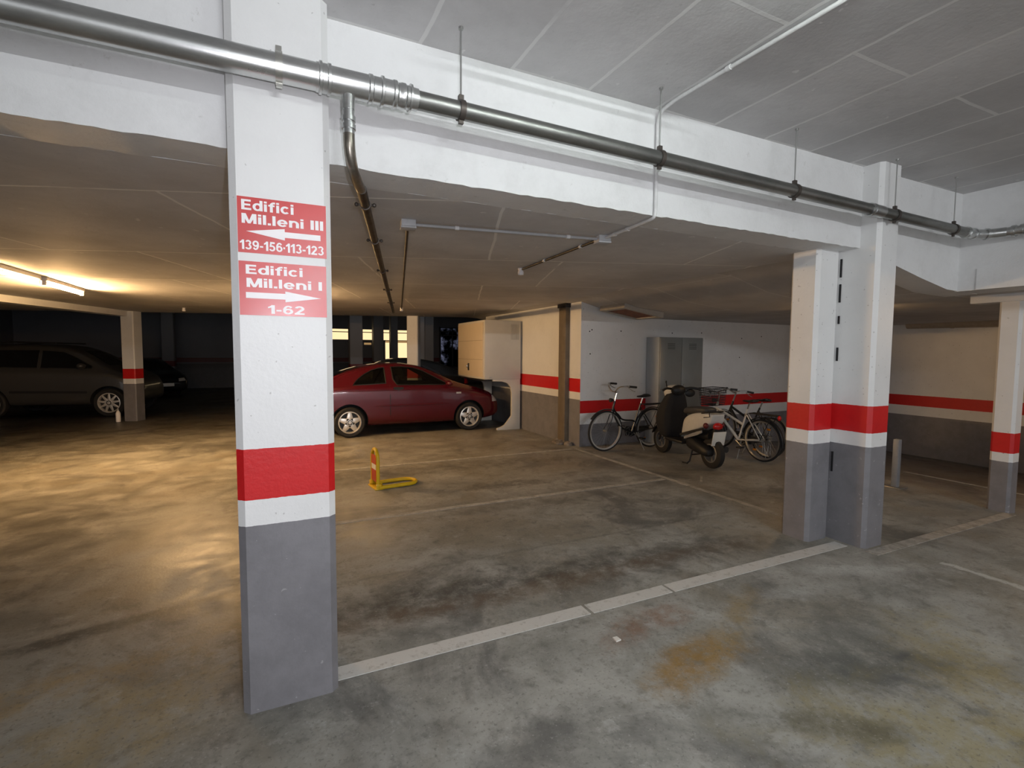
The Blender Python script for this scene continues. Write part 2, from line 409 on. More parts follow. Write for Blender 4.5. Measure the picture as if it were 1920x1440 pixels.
# slab drop (beam) with a slightly ragged lower edge, haunch, cross beam
def ragged_beam(x0, x1, z0, z1, y0, y1, name, slope=0.0):
    b = MB(); n = int((x1-x0)/.05); vs = []; fs = []
    for i in range(n+1):
        x = x0+(x1-x0)*i/n; r_ = random.uniform(-.005, .003)
        zb = z0+slope*(x-x0)+r_
        for y in (y0, y1): vs += [(x, y, zb), (x, y, z1)]
    for i in range(n):
        a = i*4; c = a+4
        fs += [(a, c, c+1, a+1), (a+2, a+3, c+3, c+2), (a, a+2, c+2, c), (a+1, c+1, c+3, a+3)]
    fs += [(0, 1, 3, 2), (n*4, n*4+2, n*4+3, n*4+1)]
    b._add(vs, fs); return struct(b.build(name, M_beam, angle=60))
ragged_beam(-9, 4.60, LC, HC, BY, BY+.28, 'trim_1')
b = MB(); b.prism([(4.60, 2.545), (4.95, 2.515), (5.55, 2.40), (6.0, 2.325), (RB+.4, 2.31), (RB+.4, HC), (4.60, HC)], 'y', BY, BY+.28); struct(b.build('trim_2', M_beam))
b = MB(); b.box((RB, -6.2, 2.315), (RB+.4, BY+.02, HC)); struct(b.build('trim_3', M_beam))
b = MB(); b.box((RB-.012, -6.2, 2.315), (RB+.01, BY-.15, 2.52)); struct(b.build('trim_4', M_beam))
# rough downstand beam over the striped pillar by the silver car
b = MB(); b.box((-.14, 0, 2.47), (.14, 4.2, LC+.01), Matrix.Translation((-4.35, 10.75, 0)) @ Matrix.Rotation(R(-17), 4, 'Z')); struct(b.build('trim_5', M_beam))
# walls
b = MB(); b.prism([(4.88, 7.42), (12.5, 7.42), (12.5, 11.8), (4.88, 11.8)], 'z', -.7, 2.75); 
me_o = b.build('wall_recess', [M_bikewall, M_sidewall]); struct(me_o)
for p in me_o.data.polygons:
    if p.normal.x < -.9: p.material_index = 1
b = MB(); b.box((12.2, -6.2, -.8), (12.5, 7.42, 2.6)); struct(b.build('wall_ramp', M_bikewall))
b = MB(); b.box((RB+.2, -6.2, 0), (RB+.39, -.30, 2.315)); struct(b.build('wall_light_block', M_pillar))  # unseen wall added to keep cool light and ambient off the ramp
b = MB(); b.box((-9.4, -1.5, 0), (-9.2, 27, 3.9)); struct(b.build('wall_left', M_farwall_shaded))
b = MB(); b.box((12.3, 11.8, 0), (12.5, 27, 3.9)); struct(b.build('wall_right', M_farwall_shaded))
# far wall with the lit strip window and the lit doorway
FY = 26.0
b = MB()
def piece(x0, x1, z0, z1): b.box((x0, FY, z0), (x1, FY+.25, z1))
SX0, SX1, SZ0, SZ1 = 2.3, 6.35, 2.27, 2.79
DX0 = 5.16
piece(-9.2, SX0, 0, 3.9); piece(SX0, SX1, SZ1, 3.9); piece(SX0, DX0, 0, SZ0); piece(DX0, SX1, 0, 1.0); piece(SX1, 12.5, 0, 3.9)
struct(b.build('wall_far', M_farwall_shaded))
M_litwarm = emit('lit_window_glow', (1.0, .74, .40), 1.25)
M_litdim = emit('lit_window_band', (1.0, .60, .25), .35)
b = MB(); b.box((SX0, FY+.14, SZ0), (SX1, FY+.16, SZ1)); w1 = struct(b.build('window_1', M_litwarm))
b = MB(); b.box((SX0, FY+.08, 2.63), (SX1, FY+.12, 2.67)); b.box((SX0, FY+.05, SZ0-.03), (SX1, FY+.14, SZ0)); b.build('transom', M_darkmetal, w1)
b = MB(); b.box((DX0, FY+.14, 1.0), (SX1, FY+.16, SZ0-.13)); w2 = struct(b.build('window_2', M_litwarm))
b = MB(); b.box((DX0, FY+.13, SZ0-.13), (SX1, FY+.17, SZ0-.03)); b.build('lit_transom', M_litdim, w2)
b = MB(); b.box((4.10, FY-.02, 2.02), (4.45, FY+.0, 2.12)); struct(b.build('window_3', M_litdim))
# glazed door beyond the dark car: bluish reflections painted as a patchy glow
M_blue = emit('painted_reflection_pane', (.62, .66, 1.0), .45, 1.6)
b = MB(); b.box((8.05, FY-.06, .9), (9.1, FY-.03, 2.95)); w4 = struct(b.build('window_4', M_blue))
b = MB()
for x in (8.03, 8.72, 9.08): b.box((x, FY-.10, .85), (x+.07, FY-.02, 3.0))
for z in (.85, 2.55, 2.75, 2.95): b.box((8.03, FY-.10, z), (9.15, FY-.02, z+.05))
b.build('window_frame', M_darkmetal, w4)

# ------------------------------------------------------------------ pillars
def pillar(name, label, corners, z0, z1, mat, cham=.03, joint=None, group=None):
    """corners counter-clockwise; every corner chamfered"""
    P = [Vector((x, y)) for x, y in corners]; n = len(P); poly = []
    for i in range(n):
        a, p, c = P[i-1], P[i], P[(i+1) % n]
        poly += [tuple(p+(a-p).normalized()*cham), tuple(p+(c-p).normalized()*cham)]
    b = MB(); b.prism(poly, 'z', z0, z1)
    o = b.build(name, mat, angle=20); tag(o, label, 'pillar', group, 'thing'); return o
pillar('concrete_pillar', 'thick white and grey striped concrete pillar carrying the two red direction signs',
       [(-.165, 2.50), (.252, 2.50), (.252, 2.90), (-.165, 2.90)], 0, HC, M_pillar)
pillar('concrete_pillar', 'striped pillar of the touching pair that rises past the beam to the high ceiling',
       [(4.555, 2.475), (4.838, 2.475), (4.838, 2.90), (4.555, 2.90)], 0, HC, M_pillar)
pil_short = pillar('concrete_pillar', 'shorter striped pillar of the touching pair that stops under the low ceiling',
       [(4.255, 2.785), (4.548, 2.785), (4.548, 3.05), (4.255, 3.05)], 0, LC, M_pillar)
p3 = pillar('slim_pillar', 'slim striped pillar at the top edge of the ramp with a bracket on its head',
       [(7.0, 2.41), (7.18, 2.41), (7.18, 2.60), (7.0, 2.60)], -.05, 2.34, M_slimpillar, .025)
b = MB(); b.box((6.98, 2.36, 2.245), (7.2, 2.84, 2.335), bev=.006); b.build('bracket', M_beam, p3)
def sq(cx, cy, w, ang):
    c, s_ = math.cos(R(ang)), math.sin(R(ang)); h = w/2
    return [(cx+c*u-s_*v, cy+s_*u+c*v) for u, v in ((-h,-h),(h,-h),(h,h),(-h,h))]
pillar('concrete_pillar', 'striped pillar lit warm on one face, standing in front of the silver car', sq(-3.05, 14.57, .30, -24), 0, LC, M_pillar, .02)
pillar('concrete_pillar', 'bright cream lit pillar rising right behind the roof of the maroon car', sq(3.25, 12.72, .29, -28), 0, LC, M_pillar, .02)
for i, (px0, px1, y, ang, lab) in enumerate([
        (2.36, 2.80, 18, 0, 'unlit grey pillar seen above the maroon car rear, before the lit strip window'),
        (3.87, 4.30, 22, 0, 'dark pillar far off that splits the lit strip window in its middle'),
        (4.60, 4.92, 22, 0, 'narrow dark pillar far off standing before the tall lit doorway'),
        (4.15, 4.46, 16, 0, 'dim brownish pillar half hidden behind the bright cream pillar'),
        (5.02, 5.36, 18, 0, 'dim bluish pillar between the bright cream pillar and the glazed door'),
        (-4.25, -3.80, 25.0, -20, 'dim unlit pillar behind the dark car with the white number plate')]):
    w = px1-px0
    pillar('concrete_pillar', lab, [(px0, y), (px1, y), (px1, y+w), (px0, y+w)], 0, 3.76, M_farpillar_shaded, .02)

# expansion joint between the two pillars: dark broken filler strips
for z0, z1 in ((.62, .80), (1.62, 1.74), (1.95, 2.02), (2.14, 2.30), (2.36, 2.52)):
    b = MB(); b.box((4.545, 2.770, z0), (4.5565, 2.784, z1)); b.build('joint_filler', M_black, pil_short)

# ------------------------------------------------------------------ floor markings
def line(label, x0, y0, x1, y1, w, mat, gaps=()):
    d = Vector((x1-x0, y1-y0)); L = d.length; d /= L; n = Vector((-d.y, d.x))*w/2
    cuts = [0.0]+[g for gp in gaps for g in (gp-.012, gp+.012)]+[L]
    b = MB()
    for i in range(0, len(cuts), 2):
        a = Vector((x0, y0))+d*cuts[i]; e = Vector((x0, y0))+d*cuts[i+1]
        b.prism([tuple(a-n), tuple(e-n), tuple(e+n), tuple(a+n)], 'z', .0005, .0035)
    return tag(b.build('parking_line', mat), label, 'floor marking', None, 'thing')
line('bold white parking line running from the signed pillar to the touching pillars', .255, 2.635, 4.50, 2.635, .115, M_line, (1.56, 2.25))
line('thin worn parking line in front of the yellow parking barrier', .45, 5.04, 4.66, 5.04, .075, M_faded)
line('thin worn parking line between the yellow barrier and the maroon car', .70, 7.32, 4.66, 7.32, .07, M_faded)
line('worn white line from the touching pillars to the slim pillar', 4.52, 2.395, 7.0, 2.395, .10, M_faded)
line('faint long line passing in front of the parked bicycles', 4.725, 3.3, 4.725, 7.32, .07, M_faded)
line('short faint stroke on the floor near the scooter', 5.0, 4.72, 5.25, 4.95, .03, M_faded)
o = line('thin line on the brown ramp floor beside the grey steel post', 8.9, 4.3, 8.9, .5, .07, M_faded)
o.location.z = floor_z(8.9)+.006
o.rotation_euler = (0, 0, 0)

# ------------------------------------------------------------------ signs
def arc_band(cx, cy, rx, ry, w, a0, a1, n=18):
    """flat curved stroke, angles in degrees, outer radii rx, ry"""
    P = []
    for i in range(n+1):
        a = R(a0+(a1-a0)*i/n); P.append(((cx+rx*math.cos(a), cy+ry*math.sin(a)), (cx+(rx-w)*math.cos(a), cy+(ry-w*.82)*math.sin(a))))
    return [[P[i][0], P[i+1][0], P[i+1][1], P[i][1]] for i in range(n)]
def rc(x0, y0, x1, y1): return [[(x0, y0), (x1, y0), (x1, y1), (x0, y1)]]
GLYPH = {
 'E': (.72, rc(0,0,.23,1)+rc(.2,.81,.70,1)+rc(.2,.41,.66,.59)+rc(.2,0,.72,.19)),
 'd': (.74, arc_band(.36,.36,.36,.38,.21,0,360,28)+rc(.52,0,.74,1)),
 'i': (.22, rc(0,0,.22,.73)+rc(0,.82,.22,1)), 'l': (.22, rc(0,0,.22,1)), 'I': (.24, rc(0,0,.24,1)), '.': (.22, rc(0,0,.22,.21)),
 'f': (.50, rc(.12,0,.34,.76)+rc(0,.56,.48,.72)+arc_band(.46,.70,.34,.30,.21,90,180)+rc(.455,.83,.52,1)),
 'c': (.68, arc_band(.36,.36,.36,.38,.21,42,318)),
 'M': (.98, rc(0,0,.22,1)+rc(.76,0,.98,1)+[[(.0,1),(.28,1),(.58,0),(.40,0)],[(.98,1),(.70,1),(.40,0),(.58,0)]]),
 'e': (.72, arc_band(.36,.36,.36,.38,.21,0,325)+rc(.12,.29,.70,.43)),
 'n': (.70, rc(0,0,.22,.73)+arc_band(.35,.39,.35,.35,.215,0,150)+rc(.48,0,.70,.40)),
 '1': (.46, rc(.22,0,.46,1)+[[(0,.80),(0,.62),(.22,.72),(.22,.88)],[(.22,.72),(.46,.8),(.46,1),(.29,1)],[(.05,.80),(.22,.86),(.29,1),(.22,.95)]]),
 '3': (.68, arc_band(.33,.735,.32,.265,.19,160,-80)+arc_band(.33,.285,.35,.285,.20,80,-160)),
 '9': (.70, arc_band(.35,.67,.35,.33,.20,0,360,26)+arc_band(.33,.52,.37,.52,.20,18,-140)),
 '6': (.70, arc_band(.35,.33,.35,.33,.20,0,360,26)+arc_band(.37,.48,.37,.52,.20,198,40)),
 '5': (.68, rc(.12,.81,.63,1)+[[(.12,1),(.05,.46),(.25,.46),(.30,1)]]+arc_band(.32,.325,.36,.325,.20,128,-155)),
 '2': (.70, arc_band(.35,.69,.34,.31,.21,170,-38)+[[(.43,.62),(.62,.50),(.30,.17),(.0,.12)]]+rc(0,0,.70,.18)),
 '-': (.36, rc(0,.30,.36,.47)), '·': (.20, rc(0,.34,.20,.54)), ' ': (.30, [])}
def fit_text(s, x0, x1, z0, z1):
    vs, fs, x = [], [], 0.0
    gap = .10
    for ch in s:
        w, polys = GLYPH[ch]
        for poly in polys:
            fs.append(list(range(len(vs), len(vs)+len(poly)))); vs += [(x+u, v) for u, v in poly]
        x += w+gap
    W = x-gap
    return [(x0+u/W*(x1-x0), 0, z0+v*(z1-z0)) for u, v in vs], fs
def sign(label, x0, x1, z0, z1, lines, arrow):
    yf = 2.497
    t = thing('direction_sign', label, 'sign', ((x0+x1)/2, 2.5, z0), 0, 'red direction signs on the pillar')
    b = MB(); b.box((x0, yf, z0), (x1, 2.5, z1)); b.build('panel', M_signred, t, True)
    W, H_ = x1-x0, z1-z0
    for s, a, c, top, bot, bold in lines:
        b = MB(); vs, fs = fit_text(s, x0+a*W, x0+c*W, z1-bot*H_, z1-top*H_)
        for k, f in enumerate(fs): b.prism([(vs[i][0], vs[i][2]) for i in f], 'y', yf-.0012-.00012*(k % 11), yf-.0001)
        b.build('lettering', M_signwhite, t, True)
    pts = [(x0+u*W, z1-v*H_) for u, v in arrow]
    b = MB(); b.prism(pts, 'y', yf-.0015, yf-.0002); b.build('arrow', M_signwhite, t, True)
sign('upper red sign on the pillar with its white arrow pointing towards the warm lit bay', -.133, .229, 2.110, 2.350,
     [('Edifici', .045, .62, .05, .235, .052), ('Mil.leni III', .045, .965, .30, .475, .052), ('139-156·113-123', .02, .965, .775, .945, .03)],
     [(.09, .615), (.515, .515), (.515, .57), (.93, .57), (.93, .675), (.515, .675), (.515, .725)])
sign('lower red sign on the pillar reading 1-62 under its white arrow', -.133, .226, 1.838, 2.073,
     [('Edifici', .075, .715, .065, .235, .052), ('Mil.leni I', .08, .945, .31, .48, .052), ('1-62', .31, .73, .80, .965, .045)],
     [(.07, .575), (.51, .575), (.51, .53), (.93, .635), (.51, .735), (.51, .685), (.07, .685)])

# ------------------------------------------------------------------ drain pipes
PY = 2.41
t = thing('drain_pipe', 'long steel drain pipe hung under the high ceiling past both big pillars', 'pipe', (0, PY, 2.87))
def pz(x): return 2.885-.0135*x if x > .6 else 2.879-.003*x
b = MB(); b.tube([(-3.2, PY, pz(-3.2)), (.215, PY, pz(.2))], .057, 32); b.build('pipe_section', M_galv, t, True)
b = MB()
prof = [(.19, .060), (.20, .060), (.203, .067), (.213, .067), (.216, .060), (.235, .060), (.238, .064), (.25, .064), (.252, .0575), (.41, .0575), (.414, .062), (.428, .062), (.432, .0575),
        (.465, .0575), (.468, .066), (.478, .066), (.481, .059), (.52, .058), (.525, .062), (.537, .062), (.545, .054), (.556, .055), (.562, .058), (.578, .058), (.585, .052), (.598, .052), (.600, .061), (.609, .061), (.612, .050), (.64, .049)]
b.tube([(x, PY, pz(x)) for x, r_ in prof], [r_ for x, r_ in prof], 32, caps=True)
b.tube([(.325, PY, 2.85), (.325, PY, 2.765)], .028, 20); b.build('tee_coupling', M_galv, t, True)
b = MB(); b.tube([(.63, PY, pz(.63)), (4.30, PY, pz(4.3))], .0425, 28); b.build('pipe_section', M_grpipe, t, True)
b = MB()
for x, r_ in ((4.27, .050), (4.30, .050)): b.tube([(x, PY, pz(x)), (x+.018, PY, pz(x))], r_, 24)
b.tube([(4.28, PY, pz(4.28)), (4.44, PY, pz(4.44))], .047, 24); b.build('coupling', M_galv, t, True)
b = MB(); b.tube([(4.42, PY, pz(4.42)), (5.78, PY, pz(5.78))], .0415, 28); b.build('pipe_section', M_grpipe, t, True)
zc = pz(5.8)
b = MB(); b.tube([(5.74, PY, zc), (5.90, PY, zc)] + [tuple(q) for q in smooth_path([(5.93, PY, zc), (6.03, PY-.06, zc), (6.08, PY-.17, zc)], 5)], .045, 24)
for p_, d_ in (((5.77, PY, zc), (1, 0, 0)), ((5.88, PY, zc), (1, 0, 0)), ((6.01, PY-.045, zc), (.8, -.6, 0))):
    p_ = Vector(p_); d_ = Vector(d_); b.tube([p_, p_+d_*.02], .053, 24)
b.build('elbow', M_galv, t, True)
b = MB(); b.tube([(6.08, PY-.15, zc), (6.09, -.7, zc-.03)], .042, 24); b.build('pipe_section', M_galv, t, True)
b = MB()
b.bm.free()
for y in (2.2, 2.14, 2.06, 2.0, 1.93, 1.8):
    b = MB(); b.tube([(6.083, y, zc), (6.083, y-.025, zc)], .052, 24); b.build('coupling', M_galv, t, True)
def hanger(x, label, rad, y=PY, rod=True, mat=M_clamp):
    h = thing('pipe_hanger', label, 'pipe hanger', (x, y, pz(x)), 0, 'hangers of the long drain pipe')
    b = MB(); b.lathe([(rad+.001, -.014), (rad+.007, -.014), (rad+.007, .014), (rad+.001, .014)], 32, Matrix.Rotation(PI/2, 4, 'Y'))
    b.box((-.012, -.012, rad+.004), (.012, .012, rad+.03)); b.box((-.012, -.008, -rad-.022), (.012, .008, -rad-.004)); b.build('clamp', mat, h)
    if rod:
        b = MB(); b.tube([(0, 0, rad+.02), (0, 0, HC-pz(x)-.012)], .0045, 8); b.tube([(0, 0, HC-pz(x)-.012), (0, 0, HC-pz(x)+.002)], .012, 10); b.build('rod', M_steelbare, h)
hanger(.86, 'dark pipe hanger with its rod, next to the tee coupling on the drain pipe', .0425)
hanger(2.13, 'dark pipe hanger with its rod, where the painted conduit climbs the beam', .0425)
hanger(3.37, 'dark pipe hanger with its rod, between the conduit and the touching pillars', .0425)
hanger(4.62, 'heavy dark clamp holding the drain pipe in front of the touching pillars', .0425, mat=M_clamp)
hanger(.043, 'bright zinc strap clamp on the drain pipe in front of the signed pillar', .057, rod=False, mat=M_zinc)
hanger(5.55, 'thin rod hanger of the drain pipe near the corner of the two beams', .0415)

# small branch running off under the low ceiling
t = thing('branch_drain_pipe', 'thin drain pipe dropping from the tee and running off under the low ceiling', 'pipe', (.325, PY, 2.7))
b = MB(); b.tube([(.325, PY, 2.79), (.325, PY, 2.66)], .026, 20)
b.tube([(.325, PY, 2.735), (.325, PY, 2.715)], .031, 20); b.tube([(.325, PY, 2.70), (.325, PY, 2.68)], .031, 20); b.build('coupling', M_galv, t, True)
b = MB(); b.tube(smooth_path([(.325, PY, 2.67), (.328, PY+.005, 2.60), (.345, PY+.05, 2.535), (.385, PY+.17, 2.508), (.42, PY+.27, 2.502)], 6), .0255, 20); b.build('bend', galv('worn_brass_bend', (.34, .31, .27), (.22, .20, .17), .25), t, True)
b = MB(); b.tube([(.415, PY+.25, 2.502), (2.25, 10.46, 2.50)], .026, 20); b.build('pipe_section', M_dkpipe, t, True)
p_ = Vector((.415, PY+.25, 2.502)); q_ = Vector((2.25, 10.46, 2.50)); d_ = (q_-p_).normalized()
side = Vector((d_.y, -d_.x, 0))
for k in (.28, 1.2, 2.6, 4.2, 6.0):
    c = p_+d_*k; b = MB()
    b.tube([c-d_*.012, c+d_*.012], .031, 20)
    for s_ in (-1, 1): b.ball(c+side*s_*.048, .012); b.tube([c, c+side*s_*.045], .006, 8)
    b.tube([c+Vector((0,0,.025)), c+Vector((0,0,.09))], .005, 6)
    b.build('pipe_clamp', M_clamp, t, True)
# beige pipe low on the ramp wall
t = MB(); t.tube([(12.1, 5.95, 2.30), (12.1, 3.0, 2.25)], .075, 20); t.tube([(12.1, 5.2, 2.287), (12.1, 5.15, 2.286)], .082, 20)
tag(t.build('wall_pipe', M_beige), 'beige pipe running along the top of the ramp wall', 'pipe')

# ------------------------------------------------------------------ conduits, boxes, ceiling sockets
def conduit(label, path, mats, r=.011, clips=(), group='surface conduits'):
    t = thing('electrical_conduit', label, 'conduit', path[0], 0, group)
    b = MB(); b.tube(path, r, 12); b.build('tube', mats, t, True)
    if clips:
        for c, d in clips:
            b = MB(); c = Vector(c); d = Vector(d).normalized(); b.tube([c-d*.014, c+d*.014], r+.004, 12)
            b.build('clip', M_pvcwhite, t, True)
cx = 2.285
zt = HC-.018
conduit('painted conduit crossing the high ceiling and running down the beam face',
        [(2.40, -.7, zt), (cx, 2.40, zt)]+[tuple(q) for q in smooth_path([(cx, 2.46, zt), (cx, BY-.05, zt-.02), (cx, BY-.02, zt-.08)], 5)]+
        [(cx, BY-.018, 2.68)]+[tuple(q) for q in smooth_path([(cx, BY-.018, 2.64), (cx, BY-.005, 2.578), (cx+.005, BY+.08, 2.568)], 5)]+[(2.335, 3.24, 2.568)],
        M_pvcwhite, .0115, [((cx+.01, 2.06, zt), (0, 1, 0)), ((2.31, 2.93, 2.568), (0, 1, 0)), ((2.325, 3.1, 2.568), (0, 1, 0))])
conduit('grey conduit along the low ceiling between the two ceiling boxes', [(2.34, 3.27, 2.566), (.86, 3.50, 2.566)], M_pvcgrey, .0115,
        [((2.05, 3.315, 2.566), (-1, .155, 0)), ((1.2, 3.447, 2.566), (-1, .155, 0))])
conduit('short conduit from the ceiling box to the nearest ceiling socket', [(2.335, 3.30, 2.574), (2.435, 4.86, 2.574)], M_dkpipe, .011, [((2.35, 3.6, 2.574), (.06, 1, 0)), ((2.39, 4.3, 2.574), (.06, 1, 0))])
conduit('dark conduit from the grey ceiling box towards the row of far lamps', [(.865, 3.53, 2.574), (2.40, 10.38, 2.574)], M_dkpipe, .011)
def jbox(label, x, y, rz):
    t = thing('junction_box', label, 'junction box', (x, y, LC), rz, 'grey ceiling boxes')
    b = MB(); b.box((-.05, -.05, -.045), (.05, .05, 0), bev=.004); b.build('housing', M_boxgrey, t)
    b = MB(); b.box((-.053, -.053, -.058), (.053, .053, -.045), bev=.004); b.build('cover', M_boxgrey, t)
jbox('grey junction box at the far end of the ceiling conduit, nearer the signed pillar', .86, 3.50, R(-9))
jbox('grey junction box where three conduits meet below the beam', 2.336, 3.27, R(-9))
def socket(label, x, y):
    t = thing('ceiling_socket', label, 'lamp socket', (x, y, LC), 0, 'bare ceiling lamp sockets')
    b = MB(); b.lathe([(.0, 0), (.032, 0), (.030, -.018), (.0, -.018)], 20); b.build('base', M_signwhite, t)
    b = MB(); b.lathe([(.0, -.016), (.022, -.016), (.034, -.045), (.030, -.07), (.0, -.078)], 20); b.build('holder', M_signwhite, t)
socket('white lamp socket at the end of the short ceiling conduit', 2.435, 4.90)
socket('small lamp socket above the maroon car, end of the dark conduit', 2.41, 10.42)
socket('tiny lamp socket on the ceiling edge beside the warm lit pillar', -1.74, 12.76)

# ------------------------------------------------------------------ fluorescent lamps
def tube_lamp(label, a, b_, strength, color, group='fluorescent battens', down=False, name='fluorescent_lamp'):
    a, b_ = Vector(a), Vector(b_); t = thing(name, label, 'ceiling lamp', a, 0, group)
    d = (b_-a).normalized(); n = Vector((-d.y, d.x, 0)); L = (b_-a).length
    M = Matrix((( d.x, n.x, 0, a.x), (d.y, n.y, 0, a.y), (d.z, n.z, 1, a.z), (0, 0, 0, 1)))
    bb = MB(); bb.box((0, -.035, .035), (L, .035, .082), M, .004)
    bb.box((-.006, -.02, -.02), (.02, .02, .04), M); bb.box((L-.02, -.02, -.02), (L+.006, .02, .04), M)
    bb.build('housing', M_signwhite, t, True)
    bb = MB(); bb.tube([(.02, 0, 0), (L-.02, 0, 0)], .015, 14, M=M)
    bb.build('tube', emit('tube_glow', color, strength), t, True)
    return t
LIGHT_TUNE = dict(flash=92, tube=82, fill_back=800, warm=1250, warm_hidden=260, warm_ramp=85, warm_recess=90, ambient=.85)
WARM = (1.0, .60, .26)
tube_lamp('warm glowing tube lamp on the low ceiling above the brightest floor patch', (-2.59, 8.22, 2.507), (-2.57, 9.52, 2.507), LIGHT_TUNE['warm'], WARM)
tube_lamp('dimmer tube lamp in line with the warm glowing tube', (-2.66, 6.85, 2.507), (-2.61, 8.10, 2.507), LIGHT_TUNE['warm']*.06, WARM)
tube_lamp('tube lamp behind the signed pillar lighting the storage cabinet', (.18, 7.8, 2.507), (.42, 9.1, 2.507), LIGHT_TUNE['warm_hidden'], WARM)
tube_lamp('tube lamp over the ramp beyond the slim pillar', (8.6, .1, 2.247), (8.6, 1.3, 2.247), LIGHT_TUNE['warm_ramp'], WARM)
tube_lamp('cool tube lamp on the high ceiling just above the driveway', (1.0, 1.0, HC-.083), (2.25, 1.0, HC-.083), LIGHT_TUNE['tube'], (.90, 1.0, .95))
tube_lamp('unseen cool fill tube lamp added at the far back of the driveway', (.4, -5.6, HC-.083), (2.8, -5.6, HC-.083), LIGHT_TUNE['fill_back'], (.94, .97, 1.0))  # extra lamp out of view, added to lift the deep parts
tube_lamp('tube lamp over the recess hidden behind the touching pillars', (7.05, 3.95, 2.243), (7.05, 4.55, 2.243), LIGHT_TUNE['warm_recess'], WARM)

# ------------------------------------------------------------------ camera + flash + world
CH = 1.68
f_px, yaw, pitch, roll = 932.468, 0.445087303, 0.0636348006, 0.00600201018
fw = Vector((math.sin(yaw)*math.cos(pitch), math.cos(yaw)*math.cos(pitch), -math.sin(pitch)))
rt = Vector((math.cos(yaw), -math.sin(yaw), 0)); up = rt.cross(fw)
r2 = rt*math.cos(roll)+up*math.sin(roll); u2 = -rt*math.sin(roll)+up*math.cos(roll)
cam = bpy.data.cameras.new('camera'); cam.sensor_width = 36; cam.lens = f_px*36/1920; cam.clip_end = 200
co = bpy.data.objects.new('camera', cam); COL.objects.link(co)
Mx = Matrix((r2, u2, -fw)).transposed().to_4x4(); Mx.translation = Vector((0, 0, CH)); co.matrix_world = Mx
sc.camera = co
fl = bpy.data.lights.new('camera_flash', 'SPOT'); fl.energy = LIGHT_TUNE['flash']; fl.color = (.95, .93, 1.0)
fl.spot_size = R(125); fl.spot_blend = .75; fl.shadow_soft_size = .025
fo = bpy.data.objects.new('camera_flash', fl); COL.objects.link(fo)
Mf = Matrix((r2, u2, -(fw+u2*.05).normalized())).transposed().to_4x4(); Mf.translation = Vector((0, 0, CH))+r2*.10+u2*.16; fo.matrix_world = Mf
w = bpy.data.worlds.new('garage_ambient'); sc.world = w; w.use_nodes = True
w.node_tree.nodes['Background'].inputs[0].default_value = (.95, .97, 1.0, 1); w.node_tree.nodes['Background'].inputs[1].default_value = LIGHT_TUNE['ambient']
sc.view_settings.view_transform = 'Standard'; sc.view_settings.look = 'None'; sc.view_settings.gamma = 1; sc.view_settings.exposure = 0
sc.view_settings.use_curve_mapping = False
sc.cycles.use_denoising = True
sc.cycles.max_bounces = 8; sc.cycles.diffuse_bounces = 4; sc.cycles.sample_clamp_indirect = 6

#@@OBJECTS@@
# ------------------------------------------------------------------ cars
def lerp(a, b, t): return a+(b-a)*t
def car_body_mesh(st):
    """closed shell lofted along x from stations (x, bottom, top, half width, belt, half roof width)"""
    rings = []
    for x, zb, zt, w, zs, wr in st:
        zs = min(zs, zt-.05); zm = lerp(zb, zs, .5); g = zt-zs; h = zs-zb
        half = [(w*.70, zb), (w*.93, zb+.02), (w*.99, zb+min(.14, .28*h)), (w, zm), (w*.992, zs-min(.10, .2*h)), (w*.968, zs-min(.02, .05*h)), (w*.93, zs+.02),
                (lerp(w*.90, wr, .55), zs+g*.55), (wr, zt-g*.13), (wr*.86, zt-g*.025), (wr*.45, zt)]
        ring = [(x, -y, z) for y, z in half]+[(x, y, z) for y, z in half[::-1]]
        rings.append(ring)
    b = MB(); b.loft(rings); return b
def mesh_eval(o):
    bpy.context.view_layer.update()
    dg = bpy.context.evaluated_depsgraph_get()
    me = bpy.data.meshes.new_from_object(o.evaluated_get(dg)); return me
def cutter(poly_or_cyl, mat):
    o = poly_or_cyl.build('cut', mat); return o
def patch(poly, axis, sgn, tree, off, thick=.0, res=2):
    """polygon in the two other axes, laid on the shell by casting along axis"""
    t = bmesh.new()
    def P(u, v, w=0):
        return Vector({'x': (w, u, v), 'y': (u, w, v), 'z': (u, v, w)}[axis])
    t.faces.new([t.verts.new(P(*p)) for p in poly])
    bmesh.ops.triangulate(t, faces=t.faces[:])
    for _ in range(res): bmesh.ops.subdivide_edges(t, edges=t.edges[:], cuts=1, use_grid_fill=True); bmesh.ops.triangulate(t, faces=t.faces[:])
    k = 'xyz'.index(axis); d = Vector((0,0,0)); d[k] = -sgn
    for v in t.verts:
        o_ = v.co.copy(); o_[k] = sgn*6
        hit = tree.ray_cast(o_, d)
        if hit[0] is None:
            q = v.co.copy(); q[k] = sgn*.6
            hit = tree.find_nearest(q)
        n = hit[1] if hit[1].dot(d) < 0 else -hit[1]
        c = hit[0]+n*off; v.co[k] = c[k]
        for j in range(3):
            if j != k: v.co[j] = lerp(v.co[j], c[j], .9)
    b = MB(); b.merge(t); return b
